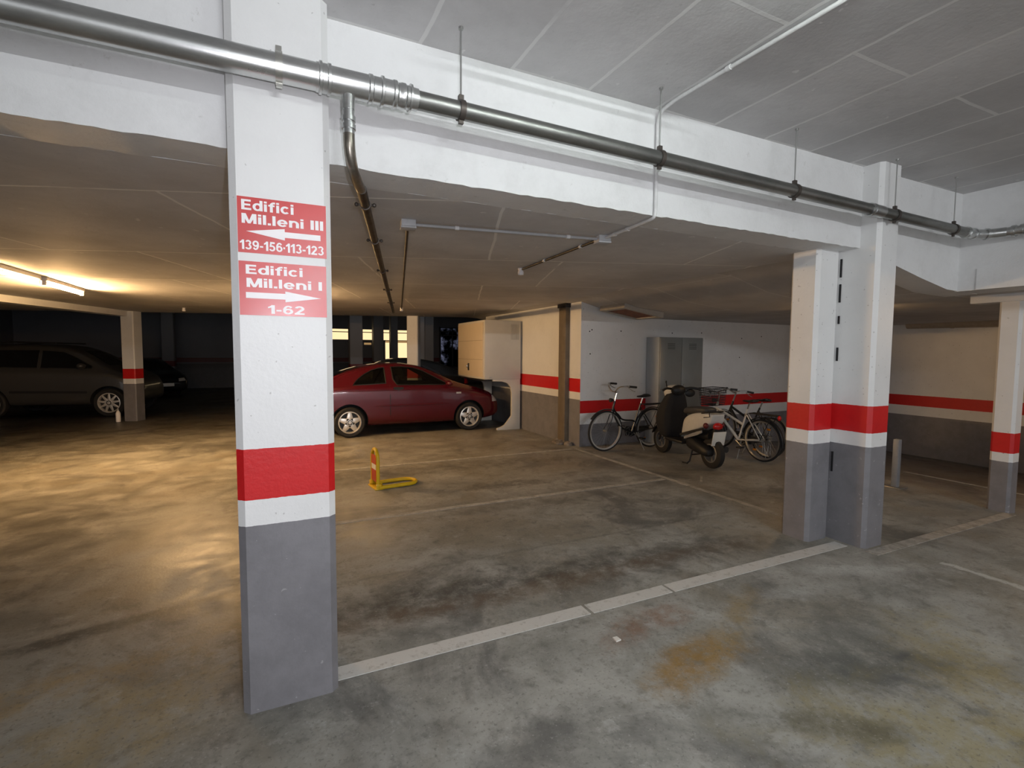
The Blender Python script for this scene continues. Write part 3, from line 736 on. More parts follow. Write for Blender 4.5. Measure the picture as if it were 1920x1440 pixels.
def wheel(parent, x, y, side, r, rimr, spokes, mat, width=.19, hubcap=True):
    M = Matrix.Translation((x, y, r)) @ Matrix.Rotation(PI/2*side, 4, 'X')    # local +z looks outward
    b = MB(); w = width/2
    b.lathe([(rimr*.99, -w*.9), (r*.90, -w), (r*.985, -w*.72), (r, -w*.45), (r, w*.45), (r*.985, w*.72), (r*.90, w), (rimr*1.01, w*.92), (rimr*.99, w*.6)], 40, M)
    o = b.build('wheel', M_rubber, parent)
    b = MB(); b.lathe([(rimr*1.0, w*.95), (rimr*.93, w*.99), (rimr*.88, w*.80), (rimr*.86, w*.2), (rimr*.97, w*.2)], 40, M); b.build('rim', mat, o)
    b = MB(); b.lathe([(0, w*.18), (rimr*.95, w*.18), (rimr*.95, w*.1), (0, w*.1)], 32, M); b.build('brake_disc', M_black, o)
    b = MB()
    for k in range(spokes):
        a = 2*PI*k/spokes+.31*0+PI/2
        rot = M @ Matrix.Rotation(a, 4, 'Z')
        wi, wo = (.34, .24) if spokes == 5 else (.12, .10)
        if spokes == 5: wi, wo = .30*rimr, .155*rimr
        else: wi, wo = .14*rimr, .075*rimr
        b.prism([(rimr*.10, -wi), (rimr*.30, -wi), (rimr*.92, -wo), (rimr*.92, wo), (rimr*.30, wi), (rimr*.10, wi)], 'z', w*.55, w*.86, rot, .006)
    b.lathe([(0, w*.5), (rimr*.30, w*.5), (rimr*.28, w*.93), (0, w*.97)], 24, M)
    b.build('spokes', mat, o)
    b = MB(); b.lathe([(rimr*.16, w*.95), (rimr*.22, w*.95), (rimr*.22, w*1.02), (rimr*.16, w*1.02)], 24, M); b.build('hub_cap', M_darkmetal, o)
    return o
def car(name, label, loc, rz, st, wb, r, rimr, spokes, paint_m, win, glass_m, tunnel=False, alloy=None, wind=None, rear=None, extra=None, z=1.0):
    st = [(x, zb*z, zt*z, w, zs*z, wr) for x, zb, zt, w, zs, wr in st]
    t = thing(name, label, 'car', loc, rz)
    W = max(s[3] for s in st)
    raw = car_body_mesh(st).build('raw', paint_m, sub=2)
    full = mesh_eval(raw)
    fb = bmesh.new(); fb.from_mesh(full); tree = BVHTree.FromBMesh(fb)
    cuts = []
    for ax in (0, wb):
        for s_ in (-1, 1):
            c = MB(); c.tube([(ax, s_*(W+.1), r*1.02), (ax, s_*(W-.30), r*1.02)], r*1.17, 36); cuts.append(c.build('cut', M_inter))
    if tunnel:
        for poly in win:
            c = MB(); c.prism(poly, 'y', -W-.2, W+.2); cuts.append(c.build('cut', M_inter))
    for c in cuts:
        md = raw.modifiers.new('b', 'BOOLEAN'); md.operation = 'DIFFERENCE'; md.object = c; md.solver = 'EXACT'; md.material_mode = 'TRANSFER'
    me = mesh_eval(raw)
    for c in cuts: bpy.data.objects.remove(c)
    bpy.data.objects.remove(raw)
    me.name = 'body'; body = bpy.data.objects.new('body', me); COL.objects.link(body); body.parent = t
    me.set_sharp_from_angle(angle=R(40))
    for poly in win:
        for s_ in (-1, 1):
            b = patch(poly, 'y', s_, tree, -.012 if tunnel else .004)
            b.build('side_window', glass_m, t)
            P = [Vector((p[0], p[1])) for p in poly]
            # dark rubber seal round the pane
            loop = []
            for i in range(len(P)):
                for k in range(5):
                    q = P[i].lerp(P[(i+1) % len(P)], k/5)
                    h = tree.ray_cast(Vector((q.x, s_*6, q.y)), Vector((0, -s_, 0)))
                    if h[0] is not None: loop.append(h[0])
            if len(loop) > 6:
                b = MB(); b.tube(loop, .011, 6, closed=True); b.build('window_seal', M_black, t)
    if wind: patch(wind, 'z', 1, tree, .004).build('windscreen', M_darkglass, t)
    if rear: patch(rear, 'z', 1, tree, .004).build('rear_window', M_darkglass, t)
    for ax in (0, wb):
        for s_ in (-1, 1):
            wheel(t, ax, s_*(W-.095), 1 if s_ < 0 else -1, r, rimr, spokes, alloy or M_alloy)
    if extra: extra(t, tree, W)
    fb.free()
    return t

ST_COUPE = [(-.76, .40, .72, .58, .62, .42), (-.72, .33, .90, .74, .76, .56), (-.60, .26, 1.02, .82, .90, .62), (-.38, .22, 1.10, .848, .945, .60), (-.05, .20, 1.235, .852, .955, .565),
            (.35, .185, 1.345, .852, .955, .55), (.8, .18, 1.395, .85, .955, .545), (1.2, .18, 1.39, .85, .95, .55), (1.55, .18, 1.325, .85, .94, .56),
            (1.95, .18, 1.14, .848, .925, .62), (2.25, .18, .985, .845, .895, .68), (2.6, .19, .91, .838, .83, .70), (2.9, .21, .825, .81, .75, .67), (3.1, .24, .735, .76, .66, .60), (3.21, .29, .62, .67, .54, .50), (3.25, .34, .52, .55, .47, .42)]
def maroon_extra(t, tree, W):
    for s_ in (-1, 1):
        m = MB(); m.ball((1.98, s_*(W+.09), 1.03), (.075, .10, .065)); m.box((1.96, min(s_*(W-.06), s_*(W+.06)), .985), (2.02, max(s_*(W-.06), s_*(W+.06)), 1.01)); m.build('wing_mirror', M_maroon, t)
        patch([(.85, .93), (.95, .885), (1.05, .93), (1.05, .965), (.85, .965)], 'y', s_, tree, .005).build('handle_recess', M_black, t)
        for nm, z, xa, xb, rr in (('side_moulding', .60, .40, 2.08, .020), ('swage_line', .905, -.30, 2.95, .011)):
            pts = []
            for k in range(25):
                x = xa+(xb-xa)*k/24; zz = z-(.07*max(0, (x-2.0)/1.0) if nm == 'swage_line' else 0)
                h = tree.ray_cast(Vector((x, s_*6, zz)), Vector((0, -s_, 0)))
                if h[0] is not None: pts.append(h[0]-Vector((0, s_*rr*.35, 0)))
            m = MB(); m.tube(pts, [rr*min(1, .3+k*.2, .3+(len(pts)-1-k)*.2) for k in range(len(pts))], 10); m.build(nm, M_maroon, t)
        patch([(2.17, .80), (2.28, .80), (2.28, .835), (2.17, .835)], 'y', s_, tree, .006).build('side_indicator', M_lens, t)
        patch([(3.02, .60), (3.15, .60), (3.15, .70), (3.02, .74)], 'y', s_, tree, .006).build('headlamp', M_lens, t)
        patch([(-.70, .80), (-.52, .78), (-.52, .92), (-.66, .92)], 'y', s_, tree, .006).build('tail_lamp', M_redlens, t)
        patch([(.775, .22), (.787, .22), (.787, 1.0), (.775, 1.0)], 'y', s_, tree, .003).build('door_gap', M_black, t)
    m = MB(); m.tube([(-.2, -W*.4, .28), (-.95, -W*.4, .27)], .022, 10); m.build('exhaust', M_darkmetal, t)
    for y in (-.36, .36):
        m = MB(); m.box((.95, y-.12, 1.0), (1.05, y+.12, 1.19), bev=.03); m.build('headrest', M_inter, t)
    m = MB(); m.box((-.66, -.26, .70), (-.60+.02, .26, .80)); 
    m.bm.free()
COUPE_WIN = [[(.07, 1.02), (.16, 1.12), (.28, 1.21), (.45, 1.30), (.60, 1.345), (.71, 1.355), (.71, 1.045), (.4, 1.03)],
             [(.85, 1.365), (1.08, 1.37), (1.32, 1.345), (1.50, 1.285), (1.75, 1.15), (2.02, 1.0), (1.9, .995), (.93, 1.01), (.86, 1.12)]]
car('car', 'maroon three-door coupe with silver five-spoke wheels parked under the storage cabinet', (1.29, 10.83, 0), 0, ST_COUPE, 2.468, .30, .215, 5, M_maroon, COUPE_WIN, M_glass, True,
    wind=[(1.62, -.50), (2.20, -.62), (2.20, .62), (1.62, .50)], rear=[(-.45, -.50), (.25, -.46), (.25, .46), (-.45, .50)], extra=maroon_extra, z=1.04)
def dark_extra(t, tree, W):
    for s_ in (-1, 1):
        patch([(-.72, .80), (-.55, .80), (-.55, .96), (-.70, .96)], 'y', s_, tree, .006).build('tail_lamp', M_redlens, t)
        patch([(s_*.45, .86), (s_*.70, .86), (s_*.68, .99), (s_*.48, .99)], 'x', -1, tree, .006).build('tail_lamp', M_redlens, t)
        m = MB(); m.ball((1.98, s_*(W+.08), 1.02), (.07, .09, .06)); m.build('wing_mirror', M_darkcar, t)
car('car', 'dark car beyond the maroon coupe, only its roof and tail showing', (4.22, 13.9, 0), PI, ST_COUPE, 2.468, .30, .21, 5, M_darkcar, COUPE_WIN, M_darkglass, False,
    wind=[(1.62, -.50), (2.20, -.62), (2.20, .62), (1.62, .50)], rear=[(-.45, -.50), (.25, -.46), (.25, .46), (-.45, .50)], extra=dark_extra, z=1.09)
ST_MPV = [(-.86, .48, .98, .66, .80, .46), (-.80, .40, 1.42, .80, 1.0, .60), (-.62, .34, 1.66, .86, 1.16, .64), (-.2, .30, 1.78, .895, 1.18, .67), (.5, .28, 1.83, .90, 1.19, .68), (1.2, .28, 1.815, .90, 1.18, .68),
          (1.65, .28, 1.73, .90, 1.165, .68), (2.1, .28, 1.46, .898, 1.15, .70), (2.5, .29, 1.22, .89, 1.11, .74), (2.9, .30, 1.12, .87, 1.02, .74), (3.2, .33, 1.02, .82, .92, .68), (3.38, .38, .86, .72, .74, .58), (3.44, .45, .70, .58, .62, .45)]
ST_MPV = [((q[0] if q[0] < 2.1 else 2.1+(q[0]-2.1)*.78),)+q[1:] for q in ST_MPV]
MPV_WIN = [[(-.45, 1.26), (-.35, 1.50), (-.1, 1.62), (.1, 1.65), (.1, 1.25)], [(.16, 1.25), (.16, 1.655), (1.0, 1.66), (1.0, 1.23)],
           [(1.06, 1.23), (1.06, 1.655), (1.5, 1.62), (1.75, 1.50), (2.12, 1.27), (2.12, 1.21)]]
def mpv_extra(t, tree, W):
    for s_ in (-1, 1):
        patch([(.45, .62), (2.05, .60), (2.05, .655), (.45, .675)], 'y', s_, tree, .012).build('side_moulding', M_black, t)
        for x in (.35, 1.3):
            patch([(x, 1.04), (x+.2, 1.04), (x+.2, 1.07), (x, 1.07)], 'y', s_, tree, .02).build('door_handle', M_silver, t)
        m = MB(); m.ball((2.0, s_*(W+.10), 1.28), (.09, .11, .07)); m.build('wing_mirror', M_silver, t)
        m = MB(); m.tube([(-.3, s_*.62, 1.80), (.4, s_*.62, 1.86), (1.3, s_*.62, 1.84)], .018, 8); m.build('roof_rail', M_black, t)
        patch([(2.84, .82), (3.02, .80), (2.99, .92), (2.84, .98)], 'y', s_, tree, .006).build('headlamp', M_lens, t)
hd = R(-12)
car('car', 'silver people carrier parked in the dark behind the warm lit pillar', (-3.59-2.5*math.cos(hd), 16.42-2.5*math.sin(hd), 0), hd, ST_MPV, 2.5, .355, .25, 9, M_silver, MPV_WIN, M_darkglass, False,
    wind=[(1.75, -.62), (2.34, -.74), (2.34, .74), (1.75, .62)], rear=None, extra=mpv_extra)
def front_extra(t, tree, W):
    m = MB(); m.box((3.255, -.26, .42), (3.275, .26, .53), bev=.004); m.build('number_plate', M_plate, t)
    for s_ in (-1, 1):
        patch([(s_*.42, .58), (s_*.66, .60), (s_*.64, .70), (s_*.44, .68)], 'x', 1, tree, .006).build('headlamp', M_lens, t)
    patch([(-.36, .60), (.36, .60), (.32, .67), (-.32, .67)], 'x', 1, tree, .006).build('grille', M_black, t)
hd = R(-62)
car('car', 'black car facing out with a white number plate, behind the warm lit pillar', (-3.45-3.25*math.cos(hd), 20.8-3.25*math.sin(hd), 0), hd, ST_COUPE, 2.468, .30, .21, 7, M_blackcar, COUPE_WIN, M_darkglass, False,
    wind=[(1.62, -.50), (2.20, -.62), (2.20, .62), (1.62, .50)], extra=front_extra)

# ------------------------------------------------------------------ storage cabinet over the coupe's bonnet
t = thing('storage_cabinet', 'cream storage cabinet on white legs over the bonnet of the maroon car', 'cabinet', (4.45, 10.5, 0))
b = MB(); b.box((3.985, 9.70, 1.10), (4.835, 11.36, 2.36), bev=.012); b.build('body', M_cabinet, t, True)
d = None
b = MB(); b.box((3.965, 9.76, 1.15), (3.99, 11.31, 2.31), bev=.004); d = b.build('shutter_door', M_cabdoor, t, True)
b = MB()
for z in (1.52, 1.93): b.box((3.963, 9.77, z-.004), (3.968, 11.30, z+.004))
b.build('panel_seam', plain('seam_shade', (.36, .28, .2), .6), d, True)
b = MB(); b.box((3.955, 10.56, 1.27), (3.966, 10.64, 1.43), bev=.003); b.build('handle_plate', M_black, d, True)
b = MB(); b.tube([(3.958, 10.60, 1.36), (3.925, 10.60, 1.36)], .012, 12); b.box((3.915, 10.585, 1.33), (3.93, 10.615, 1.39), bev=.004); b.build('handle', M_chrome, d, True)
b = MB(); b.box((4.09, 9.692, 1.13), (4.14, 9.702, 1.16)); b.build('maker_plate', M_boxgrey, t, True)
b = MB()
for k in range(7): b.box((4.60+k*.028, 9.694, 1.95), (4.608+k*.028, 9.7005, 2.28))
b.build('vent', plain('vent_shade', (.42, .41, .38), .5), t, True)
leg = [(4.285, 0), (4.285, .045), (4.40, .075), (4.475, .115), (4.625, .30), (4.63, .80), (4.60, .93), (4.53, 1.01), (4.40, 1.05), (4.18, 1.06), (4.18, 1.105), (4.83, 1.105), (4.83, 0)]
for y in (9.71, 11.28):
    b = MB(); b.prism(leg, 'y', y, y+.06, bev=.006); b.build('leg', M_cabinet, t, True)
b = MB(); b.tube([(4.40, 9.83, 1.075), (4.40, 11.2, 1.075)], .03, 10); b.box((4.02, 9.80, 1.06), (4.3, 11.25, 1.10)); b.build('underframe', M_darkmetal, t, True)

# ------------------------------------------------------------------ duct on the side wall, mortar at its foot, hatch, locker, post, scraps
t = thing('wall_duct', 'brown square duct standing against the side wall beside the corner', 'duct', (4.84, 7.91, 0))
b = MB(); b.box((4.79, 7.79, .04), (4.88, 8.03, 2.555), bev=.006); b.build('casing', M_brown, t, True)
b = MB(); b.box((4.77, 7.765, 2.50), (4.88, 8.055, 2.575), bev=.004); b.build('collar', M_darkmetal, t, True)
b = MB()
for k in range(9):
    a = random.uniform(0, 6.3); q = random.uniform(0, .18)
    b.ball((4.78+math.cos(a)*q*.5, 7.88+math.sin(a)*q*1.4, .012), (random.uniform(.05, .11), random.uniform(.06, .12), random.uniform(.03, .075)), seg=10)
tag(b.build('mortar_heap', M_mortar, angle=80), 'lumpy mortar heap at the foot of the brown duct', 'mortar')

Mh = Matrix.Translation((5.60, 6.95, 2.40)) @ Matrix.Rotation(R(9), 4, 'Y')
t = thing('ceiling_hatch', 'framed hatch with a rusty brown panel in the ceiling over the bicycle recess', 'hatch', (5.60, 6.95, 2.40))
b = MB()
for a, c in (((-.42, -.34, -.05), (.42, -.27, .06)), ((-.42, .27, -.05), (.42, .34, .06)), ((-.42, -.27, -.05), (-.34, .27, .06)), ((.34, -.27, -.05), (.42, .27, .06))):
    b.box(a, c, Mh)
b.build('frame', M_frame, t, True)
b = MB(); b.box((-.34, -.27, -.035), (.34, .27, -.01), Mh); b.build('panel', M_wood, t, True)

t = thing('metal_locker', 'grey metal locker standing against the recess wall behind the scooter', 'locker', (6.88, 7.22, 0))
b = MB(); b.box((6.345, 7.06, .0), (7.42, 7.41, 1.975), bev=.006); bo = b.build('body', [M_locker, M_lockside_flashlit], t, True)
for p in bo.data.polygons:
    if p.normal.x < -.9: p.material_index = 1
for x0, x1 in ((6.36, 6.875), (6.885, 7.405)):
    b = MB(); b.box((x0, 7.045, .08), (x1, 7.062, 1.955), bev=.004); d = b.build('door', M_locker, t, True)
    hx = x1-.05 if x0 < 6.5 else x0+.05
    b = MB(); b.box((hx-.012, 7.025, .98), (hx+.012, 7.046, 1.10), bev=.004); b.build('handle', M_steelbare, d, True)
    b = MB()
    for k in range(4): b.box((x0+.17, 7.041, 1.76+k*.03), (x1-.17, 7.046, 1.768+k*.03))
    b.build('vent', M_black, d, True)

t = thing('steel_post', 'short grey steel post standing just beyond the touching pillars', 'post', (7.10, 3.53, 0))
b = MB(); b.box((-.035, -.035, .01), (.035, .035, .615), bev=.008); b.build('shaft', M_postgrey, t)
b = MB(); b.box((-.10, -.10, 0), (.10, .10, .012), bev=.003); b.build('base_plate', M_steelbare, t)
t.location.z = floor_z(7.10)+.004

b = MB(); b.prism([(-.016, -.02), (.02, -.016), (.017, .02), (-.012, .024)], 'z', .001, .008, Matrix.Translation((1.774, 2.273, 0)))
tag(b.build('paper_scrap', M_paper), 'white scrap of paper lying on the driveway floor', 'litter')
t = thing('plastic_bottle', 'small white bottle standing at the foot of the warm lit pillar', 'bottle', (-3.34, 14.42, 0))
b = MB(); b.lathe([(0, 0), (.045, 0), (.048, .02), (.048, .20), (.03, .245), (.018, .255), (0, .255)], 20); b.build('body', M_signwhite, t)
b = MB(); b.lathe([(0, .255), (.02, .255), (.02, .29), (0, .29)], 16); b.build('cap', M_boxgrey, t)
for x, z in ((5.06, 2.06), (5.11, 2.09), (5.75, 2.08), (5.08, 1.66), (6.98, 2.07), (7.75, 2.09), (8.9, 2.0), (9.5, 2.05), (8.85, 1.6)):
    b = MB(); b.tube([(x, 7.4185, z), (x, 7.4195+.004, z)], .013, 10); b.build('anchor_hole', M_black, bpy.data.objects['wall_recess'])

# ------------------------------------------------------------------ yellow parking barrier
t = thing('parking_barrier', 'yellow fold-up parking barrier with a red and white reflector', 'parking barrier', (1.09, 6.2, 0), R(7))
def hoop(L, W, r=.02): # U loop in local (u,v), open at u=0
    return [(0, -W/2), (L-W/2, -W/2)]+[(L-W/2+W/2*math.sin(a), -W/2*math.cos(a)) for a in [PI*k/12 for k in range(1, 12)]]+[(L-W/2, W/2), (0, W/2)]
b = MB(); b.tube([(u, v, .024) for u, v in hoop(.52, .27)], .023, 12); b.tube([(.06, -.13, .024), (.06, .13, .024)], .018, 10); b.build('floor_loop', M_yellow, t)
b = MB(); b.tube([(0, v*.9, .03+u) for u, v in hoop(.45, .25)], .022, 12); b.build('upright_hoop', M_yellow, t)
b = MB(); b.box((-.045, -.15, 0), (.05, .15, .018), bev=.004); b.box((-.03, -.145, .01), (.03, -.115, .07), bev=.004); b.box((-.03, .115, .01), (.03, .145, .07), bev=.004); b.build('base', M_yellow, t)
for z0, z1, m in ((.09, .235, M_refred), (.235, .30, M_refwhite), (.30, .41, M_refred)):
    b = MB(); b.box((-.018, -.085, z0), (-.008, .085, z1)); b.build('reflector', m, t)
b = MB(); b.prism([(.02, .03), (.09, .03), (.02, .13)], 'y', -.012, .012); b.build('brace', M_yellow, t)

# ------------------------------------------------------------------ bicycles
def bike_wheel(parent, x, r, tyre_m, rim_m, rimw=.012):
    M = Matrix.Translation((x, 0, r)) @ Matrix.Rotation(PI/2, 4, 'X')
    b = MB(); b.lathe([(r-.018+.018*math.cos(a), .018*math.sin(a)) for a in [2*PI*k/10 for k in range(10)]], 56, M); w = b.build('wheel', tyre_m, parent)
    b = MB(); b.lathe([(r-.030, -.015), (r-.056, -.011), (r-.056, .011), (r-.030, .015)], 56, M); b.build('rim', rim_m, w)
    b = MB()
    for k in range(28):
        a = 2*PI*k/28; a2 = a+(.5 if k % 2 else -.5); s_ = .025 if k % 4 < 2 else -.025
        b.tube([M @ Vector((.018*math.cos(a2), .018*math.sin(a2), s_)), M @ Vector(((r-.045)*math.cos(a), (r-.045)*math.sin(a), 0))], .0011, 4, caps=False)
    b.build('spokes', M_steelbare, w)
    b = MB(); b.tube([(x, -.045, r), (x, .045, r)], .02, 12); b.tube([(x, -.06, r), (x, .06, r)], .008, 8); b.build('hub', M_steelbare, w)
    return w
def fender(parent, x, r, a0, a1, mat):
    n = 26; rings = []
    for i in range(n+1):
        a = a0+(a1-a0)*i/n; c, s_ = math.cos(a), math.sin(a); ring = []
        for dr, y in ((.016, -.026), (.026, -.018), (.031, 0), (.026, .018), (.016, .026), (.013, .023), (.028, 0), (.013, -.023)):
            ring.append((x+(r+dr)*c, y, r+(r+dr)*s_))
        rings.append(ring)
    b = MB(); b.loft(rings); b.build('mudguard', mat, parent)
def saddle(parent, x, z, mat):
    rings = []
    for u, w, h in ((-.13, .04, .035), (-.115, .085, .05), (-.06, .088, .055), (0, .05, .045), (.06, .028, .036), (.12, .02, .03), (.135, .008, .015)):
        rings.append([(x+u, w*math.cos(a), z+.005*0+(h*.5)*math.sin(a)+(.015 if u < -.05 else 0)) for a in [2*PI*k/14 for k in range(14)]])
    b = MB(); b.loft(rings); b.build('saddle', mat, parent, sub=1)
def bicycle(label, loc, rz, r, wb, frame_m, style, tyre_m=None, rim_m=None, fen_m=None, tilt=0.0, lamp=True, rack=True, basket=False, lean=0):
    t = thing('bicycle', label, 'bicycle', loc, rz, None); t.rotation_euler = (lean, 0, rz)
    tyre_m = tyre_m or M_rubber; rim_m = rim_m or M_chrome; fen_m = fen_m or frame_m
    bb = Vector((.44, 0, r-.055)); st_top = Vector((.27, 0, .80)); hd_t = Vector((wb-.165, 0, .86)); hd_b = Vector((wb-.125, 0, .70))
    fa = Vector((wb, 0, r)); ra = Vector((0, 0, r))
    bike_wheel(t, 0, r, tyre_m, rim_m); bike_wheel(t, wb, r, tyre_m, rim_m)
    b = MB()
    b.tube([bb, st_top], .015, 10); b.tube([hd_t, hd_b], .019, 12)
    if style == 'swan':
        b.tube(smooth_path([hd_b+Vector((-.005, 0, .07)), (wb-.23, 0, .62), (wb-.36, 0, .53), (.44, 0, .505), tuple(bb.lerp(st_top, .36))], 6), .014, 10)
        b.tube(smooth_path([hd_b+Vector((-.003, 0, .015)), (wb-.20, 0, .56), (wb-.33, 0, .40), tuple(bb)], 6), .016, 10)
    else:
        b.tube([hd_b+Vector((-.01, 0, .06)), bb.lerp(st_top, .5)], .021, 12); b.tube([hd_b+Vector((-.003, 0, .02)), bb], .024, 12)
    for s_ in (-1, 1):
        b.tube([bb+Vector((0, s_*.03, 0)), ra+Vector((0, s_*.055, 0))], .010, 8)
        b.tube([st_top.lerp(bb, .12)+Vector((0, s_*.02, 0)), ra+Vector((0, s_*.055, 0))], .008, 8)
    b.build('frame', frame_m, t)
    b = MB(); b.tube([hd_b, hd_b+(hd_b-hd_t).normalized()*.03], .02, 10)
    crown = hd_b+(hd_b-hd_t).normalized()*.03
    for s_ in (-1, 1):
        b.tube(smooth_path([crown+Vector((0, s_*.012, 0)), crown+Vector((.01, s_*.045, -.05)), crown.lerp(fa, .55)+Vector((-.012, s_*.05, 0)), fa+Vector((0, s_*.052, 0))], 5), .010, 8)
    b.build('fork', frame_m, t)
    fender(t, 0, r, R(15), R(190), fen_m); fender(t, wb, r, R(35), R(150 if style == 'swan' else 170), fen_m)
    b = MB(); b.tube([st_top, st_top+(st_top-bb).normalized()*.10], .012, 10); b.build('seat_post', M_chrome, t)
    saddle(t, st_top.x-.04, st_top.z+.125, M_black)
    stem = hd_t+(hd_t-hd_b).normalized()*.15
    b = MB(); b.tube([hd_t, stem], .012, 10); b.tube([stem, stem+Vector((.05, 0, .015))], .012, 10)
    bar = stem+Vector((.05, 0, .015))
    if style == 'swan': pts = lambda s_: [bar, bar+Vector((.03, s_*.06, .02)), bar+Vector((.02, s_*.16, .10)), bar+Vector((-.06, s_*.25, .12)), bar+Vector((-.22, s_*.27, .105))]
    else: pts = lambda s_: [bar, bar+Vector((0, s_*.12, .03)), bar+Vector((-.04, s_*.22, .045)), bar+Vector((-.13, s_*.30, .035))]
    for s_ in (-1, 1): b.tube(smooth_path(pts(s_), 6), .011, 10)
    b.build('handlebar', M_chrome, t)
    for s_ in (-1, 1):
        P = pts(s_); a, e = P[-2].lerp(P[-1], .25), P[-1]
        b = MB(); b.tube([a, e+(e-a).normalized()*.02], .018, 12); b.build('grip', M_black, t)
        b = MB(); b.tube(smooth_path([P[-2].lerp(P[-1], .1)+Vector((0, 0, -.015)), P[-1].lerp(P[-2], .35)+Vector((.01, s_*.01, -.06)), P[-1]+Vector((0, 0, -.075))], 4), .006, 8); b.build('brake_lever', M_steelbare, t)
    if rack:
        b = MB(); zr = 2*r+.075
        for y in (-.06, 0, .06): b.tube([(.20, y, zr), (-.26, y, zr)], .006, 6)
        for x in (.20, -.03, -.26): b.tube([(x, -.062, zr), (x, .062, zr)], .006, 6)
        for s_ in (-1, 1): b.tube([(-.20, s_*.06, zr), ra+Vector((0, s_*.06, 0))], .006, 6); b.tube([(.20, s_*.05, zr), st_top.lerp(bb, .2)+Vector((0, s_*.015, 0))], .005, 6)
        b.build('luggage_rack', M_black if style != 'swan' else M_darkmetal, t)
    b = MB(); M = Matrix.Translation(bb+Vector((0, -.05, 0))) @ Matrix.Rotation(PI/2, 4, 'X')
    b.lathe([(.078, -.003), (.088, -.003), (.088, .003), (.078, .003)], 32, M); b.lathe([(0, -.004), (.025, -.004), (.025, .004), (0, .004)], 16, M)
    for k in range(5):
        a = 2*PI*k/5; b.tube([M @ Vector((0, 0, 0)), M @ Vector((.08*math.cos(a), .08*math.sin(a), 0))], .006, 6)
    for s_, a in ((-1, .6), (1, .6+PI)):
        c = bb+Vector((0, s_*.065, 0)); e = c+Vector((.165*math.cos(a), s_*.01, .165*math.sin(a))); b.tube([c, e], .009, 8)
    b.build('crankset', M_steelbare, t)
    for s_, a in ((-1, .6), (1, .6+PI)):
        c = bb+Vector((.165*math.cos(a), s_*.08, .165*math.sin(a)))
        b = MB(); b.box((c.x-.045, min(c.y, c.y+s_*.09), c.z-.012), (c.x+.045, max(c.y, c.y+s_*.09), c.z+.012), bev=.004); b.build('pedal', M_black, t)
    b = MB(); cg = [(.0, r-.03), (.0, r+.035), (.30, r+.03), (.52, r+.045), (.55, r-.02), (.52, r-.12), (.40, r-.15), (.1, r-.06)]
    b.prism(cg, 'y', -.058, -.052); b.build('chain_guard', M_black if style == 'swan' else M_darkmetal, t)
    b = MB(); b.tube([bb+Vector((-.08, .03, 0)), (.30, .20, .006)], .008, 8); b.tube([(.30, .20, .008), (.34, .22, .006)], .009, 8); b.build('kickstand', M_steelbare, t)
    if lamp:
        b = MB(); M = Matrix.Translation(hd_t+Vector((.085, 0, .02))) @ Matrix.Rotation(PI/2, 4, 'Y'); b.lathe([(0, -.05), (.022, -.045), (.036, 0), (.036, .012), (0, .014)], 20, M)
        b.tube([hd_t+Vector((.0, 0, .0)), hd_t+Vector((.06, 0, .0))], .006, 6); b.build('headlamp', M_black, t)
    b = MB(); b.ball((-.285, 0, 2*r+.045), (.022, .034, .038)); b.build('tail_lamp', M_redlens, t)
    for a in (2.1, 5.4):
        for x in ((0,) if style == 'swan' else (0, wb)):
            c = Vector((x+(r-.12)*math.cos(a), 0, r+(r-.12)*math.sin(a)))
            b = MB(); b.box((c.x-.03, -.006, c.z-.015), (c.x+.03, .006, c.z+.015), bev=.004); b.build('spoke_reflector', M_orange, t)
    if basket:
        x0, x1, zb_, zt_ = wb-.20, wb+.10, .80, 1.09; B = MB()
        def P(u, v, k): # u,v in -1..1, k 0..1 height
            g = lerp(.84, 1.0, k); return Vector((lerp(x0, x1, .5)+u*(x1-x0)/2*g, v*.17*g, lerp(zb_, zt_, k)))
        for k in [i/7 for i in range(8)]:
            B.tube([P(-1,-1,k), P(1,-1,k), P(1,1,k), P(-1,1,k)], .0045 if k < 1 else .007, 5, closed=True)
        N = 11
        for i in range(N+1):
            q = -1+2*i/N
            for u, v in ((q, -1), (q, 1), (-1, q), (1, q)): B.tube([P(u, v, 0), P(u, v, 1)], .0042, 4)
            B.tube([P(q, -1, 0), P(q, 1, 0)], .0025, 4); B.tube([P(-1, q, 0), P(1, q, 0)], .0025, 4)
        B.build('basket', M_black, t)
    return t
bicycle('black step-through bicycle with chrome rims standing alone beside the recess corner', (6.06, 6.92, 0), PI, .352, 1.0, M_bikeblack, 'swan', rim_m=M_rim, lean=R(-3))
bicycle('white framed bicycle with a wire front basket beside the scooter', (6.83, 5.24, 0), R(90), .335, 1.03, M_whiteframe, 'std', fen_m=M_darkmetal, rim_m=M_steelbare, basket=True, lean=R(-2))
bicycle('dark bicycle standing behind the white framed bicycle', (7.16, 5.42, 0), R(86), .335, 1.02, M_bikeblack, 'std', fen_m=M_chrome, rim_m=M_steelbare, rack=False, lamp=False, lean=R(9)).location.z = -.010

